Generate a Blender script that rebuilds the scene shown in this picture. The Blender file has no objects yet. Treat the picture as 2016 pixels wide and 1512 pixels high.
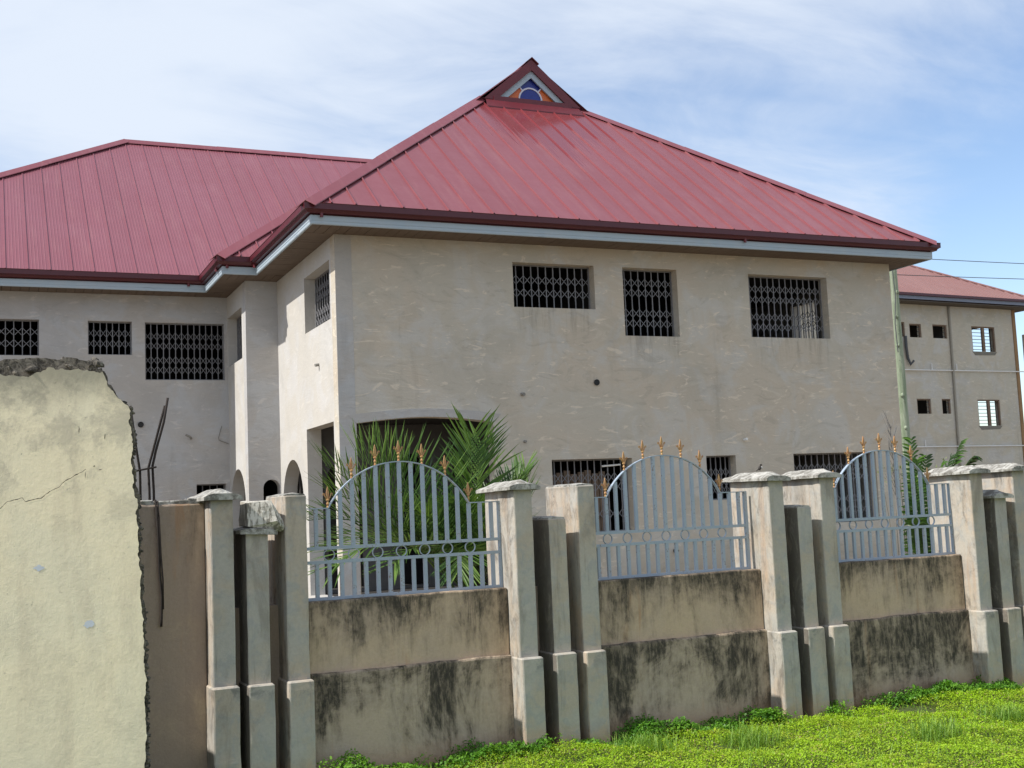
import bpy, math, random
import numpy as np
from mathutils import Vector, Matrix, noise
from mathutils.geometry import delaunay_2d_cdt

S = bpy.context.scene
COL = S.collection
rnd = random.Random(7)

# ------------------------------------------------------------------ camera
YAW, PIT, ROL, FPX = 0.41738128, 0.10152571, -0.0418581, 2360.36
cy, sy, cp, sp = math.cos(YAW), math.sin(YAW), math.cos(PIT), math.sin(PIT)
fw = Vector((sy * cp, cy * cp, sp)); rt = Vector((cy, -sy, 0)); up = rt.cross(fw)
r2 = rt * math.cos(ROL) + up * math.sin(ROL); u2 = -rt * math.sin(ROL) + up * math.cos(ROL)
cd = bpy.data.cameras.new('camera'); cam = bpy.data.objects.new('camera', cd); COL.objects.link(cam)
cam.matrix_world = Matrix.Translation((0, 0, 1.6)) @ Matrix((r2, u2, -fw)).transposed().to_4x4()
cd.sensor_width = 36; cd.lens = FPX / 2016 * 36; cd.clip_start = 0.1; cd.clip_end = 3000
S.camera = cam

# ------------------------------------------------------------------ sky, sun, exposure
SUN_TO = Vector((-1.0, -0.015, 1.08)).normalized()          # towards the sun: left of the picture
EL = math.asin(SUN_TO.z)
W = bpy.data.worlds.new('World'); S.world = W; W.use_nodes = True
wn, wl = W.node_tree.nodes, W.node_tree.links; wn.clear()
out = wn.new('ShaderNodeOutputWorld'); bg = wn.new('ShaderNodeBackground'); bg.inputs[1].default_value = 0.115
sky = wn.new('ShaderNodeTexSky'); sky.sky_type = 'NISHITA'; sky.sun_disc = False
sky.sun_elevation = EL; sky.sun_rotation = math.radians(-90.9); sky.air_density = 1.0; sky.dust_density = 0.6; sky.ozone_density = 1.6
tc = wn.new('ShaderNodeTexCoord'); sep = wn.new('ShaderNodeSeparateXYZ'); wl.new(tc.outputs['Generated'], sep.inputs[0])
def wmath(op, a, b=None, clamp=False):
    n = wn.new('ShaderNodeMath'); n.operation = op; n.use_clamp = clamp
    for i, v in enumerate((a, b)):
        if v is None: continue
        if isinstance(v, (int, float)): n.inputs[i].default_value = v
        else: wl.new(v, n.inputs[i])
    return n.outputs[0]
zz = wmath('ADD', wmath('MAXIMUM', sep.outputs[2], 0.0), 0.22)
px_, py_ = wmath('DIVIDE', sep.outputs[0], zz), wmath('DIVIDE', sep.outputs[1], zz)
cmb = wn.new('ShaderNodeCombineXYZ'); wl.new(px_, cmb.inputs[0]); wl.new(py_, cmb.inputs[1])
mp = wn.new('ShaderNodeMapping'); mp.inputs['Rotation'].default_value = (0, 0, 0.5); mp.inputs['Scale'].default_value = (0.55, 1.0, 1); mp.inputs['Location'].default_value = (3.1, 0.4, 0)
wl.new(cmb.outputs[0], mp.inputs[0])
def wnoise(scale, detail, rough, dist):
    n = wn.new('ShaderNodeTexNoise'); n.inputs['Scale'].default_value = scale; n.inputs['Detail'].default_value = detail
    n.inputs['Roughness'].default_value = rough; n.inputs['Distortion'].default_value = dist; wl.new(mp.outputs[0], n.inputs[0]); return n.outputs[0]
n1, n2 = wnoise(0.9, 6, 0.55, 0.5), wnoise(4.5, 8, 0.62, 0.6)
# cirrus covers most of the sky and thins out low towards the right
azr = wmath('SUBTRACT', sep.outputs[0], wmath('MULTIPLY', sep.outputs[2], 1.25))
thin = wn.new('ShaderNodeMapRange'); thin.interpolation_type = 'SMOOTHSTEP'
thin.inputs[1].default_value = 0.335; thin.inputs[2].default_value = 0.53; thin.inputs[3].default_value = 0.12; thin.inputs[4].default_value = -0.34
wl.new(azr, thin.inputs[0])
dens = wmath('ADD', wmath('ADD', wmath('MULTIPLY', n1, 1.35), wmath('MULTIPLY', n2, 0.40)), thin.outputs[0])
cr = wn.new('ShaderNodeMapRange'); cr.interpolation_type = 'SMOOTHSTEP'
cr.inputs[1].default_value = 0.74; cr.inputs[2].default_value = 1.17; cr.inputs[3].default_value = 0.02; cr.inputs[4].default_value = 0.93
wl.new(dens, cr.inputs[0])
# a layer of cloud does not scatter more light than the bright sky behind it: white at about the sky's level
mx = wn.new('ShaderNodeMix'); mx.data_type = 'RGBA'; wl.new(cr.outputs[0], mx.inputs[0]); 
tint = wn.new('ShaderNodeMix'); tint.data_type = 'RGBA'; tint.blend_type = 'MULTIPLY'; tint.inputs[0].default_value = 1
wl.new(sky.outputs[0], tint.inputs[6]); tint.inputs[7].default_value = (0.70, 0.70, 0.72, 1)
wl.new(tint.outputs[2], mx.inputs[6]); mx.inputs[7].default_value = (3.15, 3.45, 3.9, 1)
wl.new(mx.outputs[2], bg.inputs[0]); wl.new(bg.outputs[0], out.inputs[0])

sd = bpy.data.lights.new('sun', 'SUN'); sd.energy = 2.6; sd.angle = math.radians(0.6); sd.color = (1, 0.955, 0.89)
so = bpy.data.objects.new('sun', sd); COL.objects.link(so); so.location = (-20, 0, 25)
so.rotation_euler = SUN_TO.to_track_quat('Z', 'Y').to_euler()
S.view_settings.view_transform = 'Standard'; S.view_settings.look = 'None'; S.view_settings.gamma = 1
S.view_settings.use_curve_mapping = False; S.view_settings.exposure = 1.18
S.cycles.max_bounces = 8; S.cycles.diffuse_bounces = 4

# ------------------------------------------------------------------ mesh and object helpers
class MB:
    def __init__(s): s.v = []; s.f = []
    def add(s, vs, fs):
        b = len(s.v); s.v += [tuple(p) for p in vs]; s.f += [tuple(i + b for i in f) for f in fs]; return s
    def box(s, x0, x1, y0, y1, z0, z1):
        return s.add([(x0, y0, z0), (x1, y0, z0), (x1, y1, z0), (x0, y1, z0), (x0, y0, z1), (x1, y0, z1), (x1, y1, z1), (x0, y1, z1)],
                     [(3, 2, 1, 0), (4, 5, 6, 7), (0, 1, 5, 4), (1, 2, 6, 5), (2, 3, 7, 6), (3, 0, 4, 7)])
    def tube(s, path, r, n=6, r1=None, caps=True):
        P = [Vector(p) for p in path]; m = len(P); rings = []
        ref = Vector((0, 0, 1))
        for i, p in enumerate(P):
            t = (P[min(i + 1, m - 1)] - P[max(i - 1, 0)]).normalized()
            a = ref if abs(t.dot(ref)) < 0.95 else Vector((1, 0, 0))
            x = t.cross(a).normalized(); y = t.cross(x)
            rr = r if r1 is None else r + (r1 - r) * i / max(1, m - 1)
            rings += [p + x * rr * math.cos(2 * math.pi * k / n) + y * rr * math.sin(2 * math.pi * k / n) for k in range(n)]
        fs = [(i * n + k, i * n + (k + 1) % n, (i + 1) * n + (k + 1) % n, (i + 1) * n + k) for i in range(m - 1) for k in range(n)]
        if caps: fs += [tuple(range(n - 1, -1, -1)), tuple((m - 1) * n + k for k in range(n))]
        return s.add(rings, fs)
    def lathe(s, prof, cx=0, cy=0, n=10):
        vs = [(cx + r * math.cos(2 * math.pi * k / n), cy + r * math.sin(2 * math.pi * k / n), z) for r, z in prof for k in range(n)]
        m = len(prof)
        fs = [(i * n + k, i * n + (k + 1) % n, (i + 1) * n + (k + 1) % n, (i + 1) * n + k) for i in range(m - 1) for k in range(n)]
        fs += [tuple(range(n - 1, -1, -1)), tuple((m - 1) * n + k for k in range(n))]
        return s.add(vs, fs)
    def rbox(s, x0, x1, y0, y1, z0, z1, axis='z', r=0.008, n=10, amp=0.003, seed=0):
        """a box with rounded long edges and slightly wavy faces, sliced along one axis"""
        A = {'z': (x0, x1, y0, y1, z0, z1), 'x': (y0, y1, z0, z1, x0, x1)}[axis]
        a0, a1, b0, b1, c0, c1 = A
        ring = []
        for (cxx, cyy, st) in ((a1 - r, b1 - r, 0), (a0 + r, b1 - r, 90), (a0 + r, b0 + r, 180), (a1 - r, b0 + r, 270)):
            for d in (0, 45, 90): ring.append((cxx + r * math.cos(math.radians(st + d)), cyy + r * math.sin(math.radians(st + d))))
        k = len(ring); vs = []
        cs = [c0] + [c0 + (c1 - c0) * (i / n) for i in range(n + 1)] + [c1]
        for i, c in enumerate(cs):
            ins = r * 0.7 if i in (0, len(cs) - 1) else 0
            if i == 1: c = c0 + r * 0.7
            if i == len(cs) - 2: c = c1 - r * 0.7
            for a, b in ring:
                ma, mb_ = (a0 + a1) / 2, (b0 + b1) / 2
                da = ins if a < ma else -ins; db = ins if b < mb_ else -ins
                q = Vector((a * 3 + seed * 7.3, b * 3 + seed, c * 6))
                w = noise.noise_vector(q) * amp + noise.noise_vector(q * 5) * amp * 0.5
                p = (a + da + w.x, b + db + w.y, c + (w.z * 0.8 if 0 else 0))
                vs.append(p if axis == 'z' else (p[2], p[0], p[1]))
        m = len(cs)
        fs = [(i * k + j, i * k + (j + 1) % k, (i + 1) * k + (j + 1) % k, (i + 1) * k + j) for i in range(m - 1) for j in range(k)]
        fs += [tuple(range(k - 1, -1, -1)), tuple((m - 1) * k + j for j in range(k))]
        return s.add(vs, fs)

OFF = {}     # object -> position in its thing's frame
def props(o, label=None, cat=None, group=None, kind=None):
    if label: o['label'] = label
    if cat: o['category'] = cat
    if group: o['group'] = group
    if kind: o['kind'] = kind
    return o
def thing(name, loc, label, cat, group=None, rot=0.0, local=False):
    o = bpy.data.objects.new(name, None); COL.objects.link(o); o.location = loc; o.rotation_euler = (0, 0, rot)
    o.empty_display_size = 0.3
    OFF[o] = Vector((0, 0, 0)) if local else Vector(loc)
    return props(o, label, cat, group)
def build(name, mb, mat, parent=None, smooth=False, kind=None, label=None, keep=False, bevel=0):
    me = bpy.data.meshes.new(name)
    V = np.array(mb.v, dtype=float)
    c = Vector((0, 0, 0)) if keep else Vector(((V[:, 0].min() + V[:, 0].max()) / 2, (V[:, 1].min() + V[:, 1].max()) / 2, V[:, 2].min()))
    me.from_pydata((V - np.array(c)).tolist(), [], mb.f); me.update()
    if smooth: me.polygons.foreach_set('use_smooth', [True] * len(me.polygons))
    me.materials.append(mat)
    o = bpy.data.objects.new(name, me); COL.objects.link(o)
    if parent is not None:
        o.parent = parent; o.location = c - OFF[parent]
    else: o.location = c
    OFF[o] = c
    if bevel:
        b = o.modifiers.new('bevel', 'BEVEL'); b.width = bevel; b.segments = 2; b.limit_method = 'ANGLE'
    props(o, label=label, kind=kind)
    return o
def fix_normals(o):
    import bmesh
    bm = bmesh.new(); bm.from_mesh(o.data); bmesh.ops.recalc_face_normals(bm, faces=bm.faces); bm.to_mesh(o.data); bm.free(); return o
def copy_tree(o, parent=None, loc=None):
    c = o.copy(); COL.objects.link(c)
    if parent is not None: c.parent = parent
    if loc is not None: c.location = loc
    for ch in list(o.children): copy_tree(ch, c)
    return c

# ------------------------------------------------------------------ node material helper
class NT:
    def __init__(s, name):
        s.m = bpy.data.materials.new(name); s.m.use_nodes = True; s.t = s.m.node_tree; s.t.nodes.clear()
        s.out = s.t.nodes.new('ShaderNodeOutputMaterial'); s.b = s.t.nodes.new('ShaderNodeBsdfPrincipled')
        s.t.links.new(s.b.outputs[0], s.out.inputs[0]); g = s.t.nodes.new('ShaderNodeNewGeometry'); s.g = g; s.pos = g.outputs['Position']
        s.b.inputs['Roughness'].default_value = 0.9; s.b.inputs['Specular IOR Level'].default_value = 0.25
    def put(s, sock, v):
        if isinstance(v, (int, float)): sock.default_value = (v, v, v, 1) if sock.type == 'RGBA' else v
        elif isinstance(v, (tuple, list)): sock.default_value = (*v, 1) if len(v) == 3 and sock.type == 'RGBA' else v
        else: s.t.links.new(v, sock)
    def math(s, op, a, b=0.0, clamp=False):
        n = s.t.nodes.new('ShaderNodeMath'); n.operation = op; n.use_clamp = clamp; s.put(n.inputs[0], a); s.put(n.inputs[1], b); return n.outputs[0]
    def map(s, scale=(1, 1, 1), loc=(0, 0, 0), rot=(0, 0, 0), src=None):
        n = s.t.nodes.new('ShaderNodeMapping'); n.inputs['Scale'].default_value = scale; n.inputs['Location'].default_value = loc
        n.inputs['Rotation'].default_value = rot; s.t.links.new(src or s.pos, n.inputs[0]); return n.outputs[0]
    def noise(s, scale, detail=5, rough=0.55, dist=0.0, vec=None, col=False):
        n = s.t.nodes.new('ShaderNodeTexNoise'); n.inputs['Scale'].default_value = scale; n.inputs['Detail'].default_value = detail
        n.inputs['Roughness'].default_value = rough; n.inputs['Distortion'].default_value = dist; s.t.links.new(vec or s.pos, n.inputs[0])
        return n.outputs[1 if col else 0]
    def ramp(s, v, a, b, lo=0.0, hi=1.0, smooth=True):
        n = s.t.nodes.new('ShaderNodeMapRange'); n.interpolation_type = 'SMOOTHSTEP' if smooth else 'LINEAR'
        s.put(n.inputs[0], v); n.inputs[1].default_value = a; n.inputs[2].default_value = b; n.inputs[3].default_value = lo; n.inputs[4].default_value = hi
        return n.outputs[0]
    def mix(s, f, a, b, mode='MIX'):
        n = s.t.nodes.new('ShaderNodeMix'); n.data_type = 'RGBA'; n.blend_type = mode; s.put(n.inputs[0], f); s.put(n.inputs[6], a); s.put(n.inputs[7], b); return n.outputs[2]
    def xyz(s):
        n = s.t.nodes.new('ShaderNodeSeparateXYZ'); s.t.links.new(s.pos, n.inputs[0]); return n.outputs
    def bump(s, h, strength=0.3, dist=0.01):
        n = s.t.nodes.new('ShaderNodeBump'); n.inputs['Strength'].default_value = strength; n.inputs['Distance'].default_value = dist
        s.put(n.inputs['Height'], h); s.t.links.new(n.outputs[0], s.b.inputs['Normal'])
    def done(s, col, rough=None, metal=None, spec=None):
        s.put(s.b.inputs['Base Color'], col)
        if rough is not None: s.put(s.b.inputs['Roughness'], rough)
        if metal is not None: s.put(s.b.inputs['Metallic'], metal)
        if spec is not None: s.put(s.b.inputs['Specular IOR Level'], spec)
        return s.m

def plaster(name, base, warm, cool, contrast=1.0, seed=0.0, dirt=0.25, sills=()):
    """hand-trowelled cement render: broad patches, arc-like trowel strokes, small pits"""
    k = NT(name); p = k.map(loc=(seed, seed * 1.7, seed * 0.6))
    big = k.noise(0.45, 4, 0.6, 0.8, p); mid = k.noise(1.05, 7, 0.62, 1.2, p); damp = k.noise(0.8, 6, 0.65, 0.6, k.map(loc=(seed + 7, 3, 1)))
    st = k.map(scale=(0.8, 0.8, 2.2), loc=(seed, 0, seed)); strokes = k.noise(1.5, 7, 0.66, 2.4, st)
    st2 = k.map(scale=(1.3, 1.3, 4.2), loc=(seed + 4, 0, seed), rot=(0, 0.25, 0)); strokes2 = k.noise(1.6, 5, 0.6, 1.7, st2)
    fine = k.noise(42, 4, 0.7)
    c = k.mix(k.ramp(big, 0.42, 0.58), base, warm)
    c = k.mix(k.ramp(mid, 0.47, 0.62, 0, 0.8), c, cool)
    c = k.mix(k.ramp(damp, 0.50, 0.66, 0, 0.30), c, tuple(x * 0.72 for x in base))
    c = k.mix(k.ramp(strokes, 0.54, 0.66, 0, 0.30 * contrast), c, tuple(min(1, x * 1.3) for x in base))
    c = k.mix(k.ramp(strokes, 0.45, 0.35, 0, 0.30 * contrast), c, tuple(x * 0.62 for x in base))
    c = k.mix(k.ramp(strokes2, 0.60, 0.66, 0, 0.60 * contrast), c, tuple(min(1, x * 1.4) for x in warm))
    c = k.mix(k.ramp(fine, 0.2, 0.8, 0, 0.22), c, tuple(x * 0.7 for x in base))
    pz = k.map(scale=(2.4, 2.4, 0.22), loc=(seed, 0, 0)); run = k.noise(1.4, 6, 0.6, 0.3, pz)
    c = k.mix(k.ramp(run, 0.60, 0.78, 0, dirt), c, tuple(x * 0.5 for x in base))
    if sills:
        px, py, pz2 = k.xyz(); dr = k.noise(1, 7, .7, .3, k.map(scale=(9, 9, .8), loc=(3, 0, 0))); tot = 0.0
        for a_, b_, z_ in sills:                      # drips that run down from each sill
            e = k.math('MULTIPLY', k.ramp(px, a_ - .03, a_ + .10), k.ramp(px, b_ + .03, b_ - .10))
            f_ = k.math('MULTIPLY', k.ramp(pz2, z_ + .01, z_), k.ramp(pz2, z_ - .75, z_ - .02, 0, 1))
            tot = k.math('ADD', tot, k.math('MULTIPLY', e, f_))
        c = k.mix(k.math('MULTIPLY', tot, k.ramp(dr, .44, .66, .05, .5)), c, tuple(x * .42 for x in base))
        c = k.mix(k.math('MULTIPLY', k.ramp(k.math('ADD', pz2, k.math('MULTIPLY', damp, .8)), 1.35, .55), .35), c, (.30, .23, .16))
    h = k.math('ADD', k.math('MULTIPLY', strokes, 1.0), k.math('ADD', k.math('MULTIPLY', strokes2, 0.7), k.math('MULTIPLY', fine, 0.08)))
    k.bump(h, 0.16 + 0.2 * contrast, 0.02)
    return k.done(c, 0.92)

def mouldy(name, z0, z1, reach, base=(0.52, 0.42, 0.305), seed=0.0, blotch=0.5, thr=0.28):
    """old cement wall with black algae running down from its top edge and earth splashes at the foot"""
    k = NT(name); z = k.xyz()[2]
    t = k.ramp(z, z0, z1, 0, 1, False)
    s1 = k.noise(1.0, 8, 0.75, 0.5, k.map(scale=(12, 12, 2.2), loc=(seed, 0, 0)))
    s2 = k.noise(1.0, 6, 0.65, 0.6, k.map(scale=(3.2, 3.2, 1.3), loc=(seed * 2 + 3, 0, 0)))
    b = k.noise(1.5, 8, 0.72, 0.6, k.map(loc=(seed + 9, 0, seed)))
    fine = k.noise(60, 5, 0.75); f2 = k.noise(17, 6, 0.7, 0.5)
    c = k.mix(k.ramp(k.noise(1.6, 4, 0.6, 0.5, k.map(loc=(seed, 5, 0))), 0.4, 0.65), base, (base[0] * 0.90, base[1] * 0.93, base[2] * 1.0))
    c = k.mix(k.ramp(s2, 0.52, 0.72, 0, 0.6), c, (0.62, 0.48, 0.32))
    c = k.mix(k.ramp(fine, 0.25, 0.8, 0, 0.35), c, tuple(x * 0.62 for x in base))
    m = k.math('ADD', k.math('ADD', k.math('MULTIPLY', s1, 1.8), k.math('MULTIPLY', s2, 1.3)), k.math('MULTIPLY', t, reach))
    m = k.math('ADD', m, k.math('MULTIPLY', b, blotch)); m = k.math('ADD', m, k.math('MULTIPLY', f2, 0.5))
    mask = k.ramp(m, 1.76 + blotch * 0.5 + thr, 2.32 + blotch * 0.5 + thr, 0, 0.90)
    soft = k.ramp(m, 1.35 + blotch * 0.5 + thr, 2.20 + blotch * 0.5 + thr, 0, 0.75)
    c = k.mix(soft, c, (0.20, 0.155, 0.11))
    c = k.mix(k.math('MULTIPLY', mask, k.ramp(k.noise(1, 7, .78, .3, k.map(scale=(34, 34, 9))), .36, .56, .30, 1)), c, (0.030, 0.028, 0.024))
    rust = k.noise(1.0, 5, 0.6, 0.4, k.map(scale=(7, 7, 0.8), loc=(seed + 20, 0, 0)))
    c = k.mix(k.math('MULTIPLY', k.ramp(rust, 0.60, 0.72, 0, 0.55), k.math('SUBTRACT', 1.0, mask)), c, (0.40, 0.22, 0.11))
    ear = k.ramp(k.math('ADD', z, k.math('MULTIPLY', f2, 0.16)), 0.26, 0.04, 0, 0.55)
    c = k.mix(ear, c, (0.40, 0.235, 0.12))
    k.bump(k.math('ADD', k.math('MULTIPLY', f2, 1.0), k.math('MULTIPLY', fine, 0.4)), 0.6, 0.008)
    return k.done(c, 0.95)

def pillar_mat(name='pillar_cement', grime_shade=0.75, lo=0.47, hi=0.68):
    k = NT(name); z = k.xyz()[2]; fine = k.noise(55, 5, 0.75); f2 = k.noise(9, 6, 0.68, 0.6)
    big = k.noise(2.3, 5, 0.6, 0.7)
    c = k.mix(k.ramp(big, 0.40, 0.60), (0.45, 0.42, 0.365), (0.47, 0.40, 0.315))
    c = k.mix(k.ramp(f2, 0.48, 0.62, 0, 0.6), c, (0.35, 0.355, 0.34))
    s1 = k.noise(1.0, 7, 0.7, 0.3, k.map(scale=(16, 16, 1.1)))
    c = k.mix(k.ramp(s1, 0.56, 0.74, 0, 0.55), c, (0.14, 0.125, 0.10))
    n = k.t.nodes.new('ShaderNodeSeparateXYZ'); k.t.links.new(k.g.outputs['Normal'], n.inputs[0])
    side = k.ramp(n.outputs[0], -0.5, -0.9)          # the faces that look along the wall: lime wash runs, rust runs, trapped dirt with the shade of the gaps painted in
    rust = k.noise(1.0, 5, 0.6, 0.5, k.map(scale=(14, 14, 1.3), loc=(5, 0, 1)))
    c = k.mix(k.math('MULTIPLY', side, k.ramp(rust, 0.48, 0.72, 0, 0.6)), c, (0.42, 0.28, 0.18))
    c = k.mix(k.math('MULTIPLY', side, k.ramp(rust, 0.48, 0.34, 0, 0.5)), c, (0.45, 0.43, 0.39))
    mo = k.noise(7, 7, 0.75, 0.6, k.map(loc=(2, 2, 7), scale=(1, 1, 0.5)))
    c = k.mix(k.math('MULTIPLY', side, k.ramp(mo, lo, hi, 0, grime_shade)), c, (0.10, 0.085, 0.07))
    topm = k.ramp(k.math('ADD', z, k.math('MULTIPLY', f2, 0.10)), 1.72, 1.77, 0, 0.4)
    c = k.mix(topm, c, (0.16, 0.145, 0.12))
    mould = k.math('MULTIPLY', k.ramp(f2, 0.46, 0.68), k.ramp(k.math('ABSOLUTE', k.math('SUBTRACT', z, 0.58)), 0.09, 0.0))
    c = k.mix(k.math('MULTIPLY', mould, 0.6), c, (0.09, 0.08, 0.065))
    ear = k.ramp(k.math('ADD', z, k.math('MULTIPLY', f2, 0.2)), 0.30, 0.08, 0, 0.65)
    c = k.mix(ear, c, (0.46, 0.27, 0.14))
    c = k.mix(k.ramp(fine, 0.2, 0.8, 0, 0.3), c, (0.22, 0.21, 0.19))
    gr = k.noise(1, 7, .7, .4, k.map(scale=(5, 5, 1.6), loc=(3, 9, 2))); c = k.mix(k.ramp(gr, .50, .68, 0, .5), c, (.19, .17, .14))
    k.bump(k.math('ADD', f2, k.math('MULTIPLY', fine, 0.35)), 0.5, 0.006)
    return k.done(c, 0.93)

def simple(name, col, rough=0.6, metal=0.0, spec=0.4, var=0.25, scale=6, bump=0.0):
    k = NT(name); n = k.noise(scale, 5, 0.65, 0.4)
    c = k.mix(k.ramp(n, 0.3, 0.7, 0, var), col, tuple(x * 0.55 for x in col))
    if bump: k.bump(k.noise(scale * 6, 5, 0.7), bump, 0.005)
    return k.done(c, rough, metal, spec)

def roof_mat(name, col, wet=False, rough=0.36):
    k = NT(name); n = k.noise(3, 5, 0.6, 0.3); f = k.noise(30, 3, 0.6)
    c = k.mix(k.ramp(n, 0.35, 0.7, 0, 0.22), col, (col[0] * 0.78, col[1] * 0.8, col[2] * 0.85))
    oi = k.t.nodes.new('ShaderNodeObjectInfo'); c = k.mix(k.ramp(oi.outputs['Random'], 0, 1, 0, 0.16), c, tuple(x * 0.6 for x in col))
    fade = k.noise(0.35, 4, 0.6, 0.4); c = k.mix(k.ramp(fade, 0.4, 0.65, 0, 0.2), c, (col[0] * 1.15, col[1] * 1.5, col[2] * 1.55))
    dust = k.noise(1.0, 5, 0.6, 0.2, k.map(scale=(9, 0.8, 0.8)))
    c = k.mix(k.ramp(dust, 0.45, 0.8, 0, 0.14), c, (0.40, 0.22, 0.20))
    r = k.ramp(n, 0.3, 0.7, rough - 0.03, rough + 0.05)
    if wet:                                             # rain still running down below the gablet sill
        x, y, z = k.xyz(); s = k.noise(1.0, 3, 0.5, 0, k.map(scale=(14, 0.35, 0.35)))
        edge = k.math('ADD', k.math('MULTIPLY', k.math('SUBTRACT', s, 0.5), 4.2), k.math('ABSOLUTE', k.math('MULTIPLY', k.math('SUBTRACT', x, 10.2), 0.9)))
        a = k.ramp(k.math('SUBTRACT', y, edge), 19.85, 20.05, 0, 1)
        a = k.math('MULTIPLY', a, k.ramp(x, 11.95, 11.6))
        c = k.mix(k.math('MULTIPLY', a, 0.75), c, (col[0] * 0.85, col[1] * 0.55, col[2] * 0.55)); r = k.mix(a, r, 0.16)
    k.bump(k.math('ADD', n, k.math('MULTIPLY', f, 0.2)), 0.08, 0.02)
    return k.done(c, r, 0.0, 0.5)

def leaf_mat(name, a, b, trans=0.35, patch=0.6, patchcol=None, rough=0.45, hue=None, dry=None):
    k = NT(name); isl = k.g.outputs['Random Per Island']
    c = k.mix(isl, a, b)
    if patchcol: c = k.mix(k.ramp(k.noise(patch, 4, 0.6, 0.4), 0.42, 0.62), c, patchcol)
    if hue: c = k.mix(k.ramp(k.noise(patch * 2.7, 3, 0.6), 0.55, 0.75, 0, 0.7), c, hue)
    if dry: c = k.mix(k.ramp(k.math('ADD', isl, k.math('MULTIPLY', k.noise(3.1, 5, .7, .5, k.map(loc=(9, 4, 0))), .9)), dry, dry + .03), c, (.33, .26, .11))
    k.put(k.b.inputs['Base Color'], c); k.b.inputs['Roughness'].default_value = rough; k.b.inputs['Specular IOR Level'].default_value = 0.4
    tr = k.t.nodes.new('ShaderNodeBsdfTranslucent'); ms = k.t.nodes.new('ShaderNodeMixShader'); ms.inputs[0].default_value = trans
    k.put(tr.inputs[0], k.mix(1.0, c, (1.0, 1.0, 0.45), 'MULTIPLY'))
    k.t.links.new(k.b.outputs[0], ms.inputs[1]); k.t.links.new(tr.outputs[0], ms.inputs[2]); k.t.links.new(ms.outputs[0], k.out.inputs[0])
    return k.m

M = dict(
    front=plaster('front_render', (0.48, 0.44, 0.365), (0.51, 0.445, 0.355), (0.51, 0.49, 0.445), 1.0, seed=0, sills=((8.08, 9.61, 4.90), (10.17, 11.27, 4.455), (12.79, 14.565, 4.48))),
    side=plaster('side_render', (0.49, 0.475, 0.445), (0.49, 0.465, 0.42), (0.51, 0.50, 0.485), 0.35, seed=11, dirt=0.15),
    wing=plaster('wing_render', (0.435, 0.425, 0.415), (0.445, 0.42, 0.39), (0.455, 0.465, 0.475), 0.75, seed=23),
    trim=plaster('corner_render', (0.415, 0.405, 0.39), (0.41, 0.385, 0.35), (0.44, 0.45, 0.45), 0.5, seed=31),
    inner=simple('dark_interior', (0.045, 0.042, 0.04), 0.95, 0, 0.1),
    far=plaster('far_render', (0.48, 0.455, 0.38), (0.49, 0.445, 0.36), (0.50, 0.49, 0.46), 0.8, seed=41, dirt=0.55),
    roof=roof_mat('maroon_roof', (0.215, 0.058, 0.066), wet=True), roofl=roof_mat('maroon_roof_wing', (0.225, 0.070, 0.086)),
    cap=roof_mat('maroon_cap', (0.20, 0.050, 0.060), rough=0.42), gutter=simple('maroon_gutter', (0.075, 0.008, 0.013), 0.35, 0, 0.5, 0.3, 4),
    barge=simple('barge_maroon', (0.13, 0.014, 0.020), 0.38, 0, 0.5, 0.35, 6), farroof=roof_mat('far_roof', (0.23, 0.115, 0.105)),
    fascia=None, soffit=simple('soffit_boards', (0.15, 0.112, 0.085), 0.8, 0, 0.3, 0.3, 3), 
    grille=simple('grille_paint', (0.20, 0.20, 0.21), 0.6, 0.0, 0.4, 0.4, 9), wood=simple('brown_boards', (0.20, 0.145, 0.105), 0.85, 0, 0.2, 0.5, 5),
    white=simple('white_plastic', (0.75, 0.75, 0.73), 0.5), pipe=simple('black_pipe', (0.012, 0.012, 0.012), 0.6), grey=simple('cement_stub', (0.24, 0.23, 0.21), 0.9),
    pillar=pillar_mat(), pillar_dark=pillar_mat('pillar_cement_mould_shade', 0.88, 0.26, 0.50), upper=mouldy('mould_upper', 0.62, 1.06, 0.70, (0.56, 0.42, 0.29), seed=2.0, blotch=1.9, thr=.38), lower=mouldy('mould_lower', 0.0, 0.62, 0.45, (0.50, 0.395, 0.29), 6.3, 3.2, thr=.16),
    brown=mouldy('brown_wall', 0.9, 1.75, 0.55, (0.40, 0.31, 0.235), 14.0, 0.6, thr=.62),
    steel=None, gold=None, rebar=simple('rusty_rebar', (0.040, 0.032, 0.028), 0.85, 0.2, 0.3, 0.5, 30), wire=simple('wire', (0.07, 0.075, 0.08), 0.6))
k = NT('blue_grey_fascia'); n = k.noise(4, 6, 0.6, 0.5); s = k.noise(1.0, 6, 0.7, 0.4, k.map(scale=(1.5, 1.5, 12)))
c = k.mix(k.ramp(n, 0.35, 0.7, 0, 0.5), (0.34, 0.42, 0.48), (0.40, 0.45, 0.48)); c = k.mix(k.ramp(s, 0.60, 0.72, 0, 0.45), c, (0.13, 0.18, 0.24))
M['fascia'] = k.done(c, 0.5, 0, 0.4)
k = NT('blue_grey_steel_paint'); n = k.noise(8, 5, 0.65, 0.4); f = k.noise(70, 4, 0.7)
c = k.mix(k.ramp(n, 0.3, 0.7), (0.29, 0.355, 0.43), (0.34, 0.395, 0.45)); c = k.mix(k.ramp(k.math('ADD', f, k.math('MULTIPLY', k.math('SUBTRACT', n, .5), .5)), 0.60, 0.68, 0, 0.7), c, (0.17, 0.095, 0.06))
k.bump(f, 0.15, 0.002); M['steel'] = k.done(c, 0.38, 0.0, 0.5)
k = NT('copper_gold_paint'); n = k.noise(60, 4, 0.6)
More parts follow.
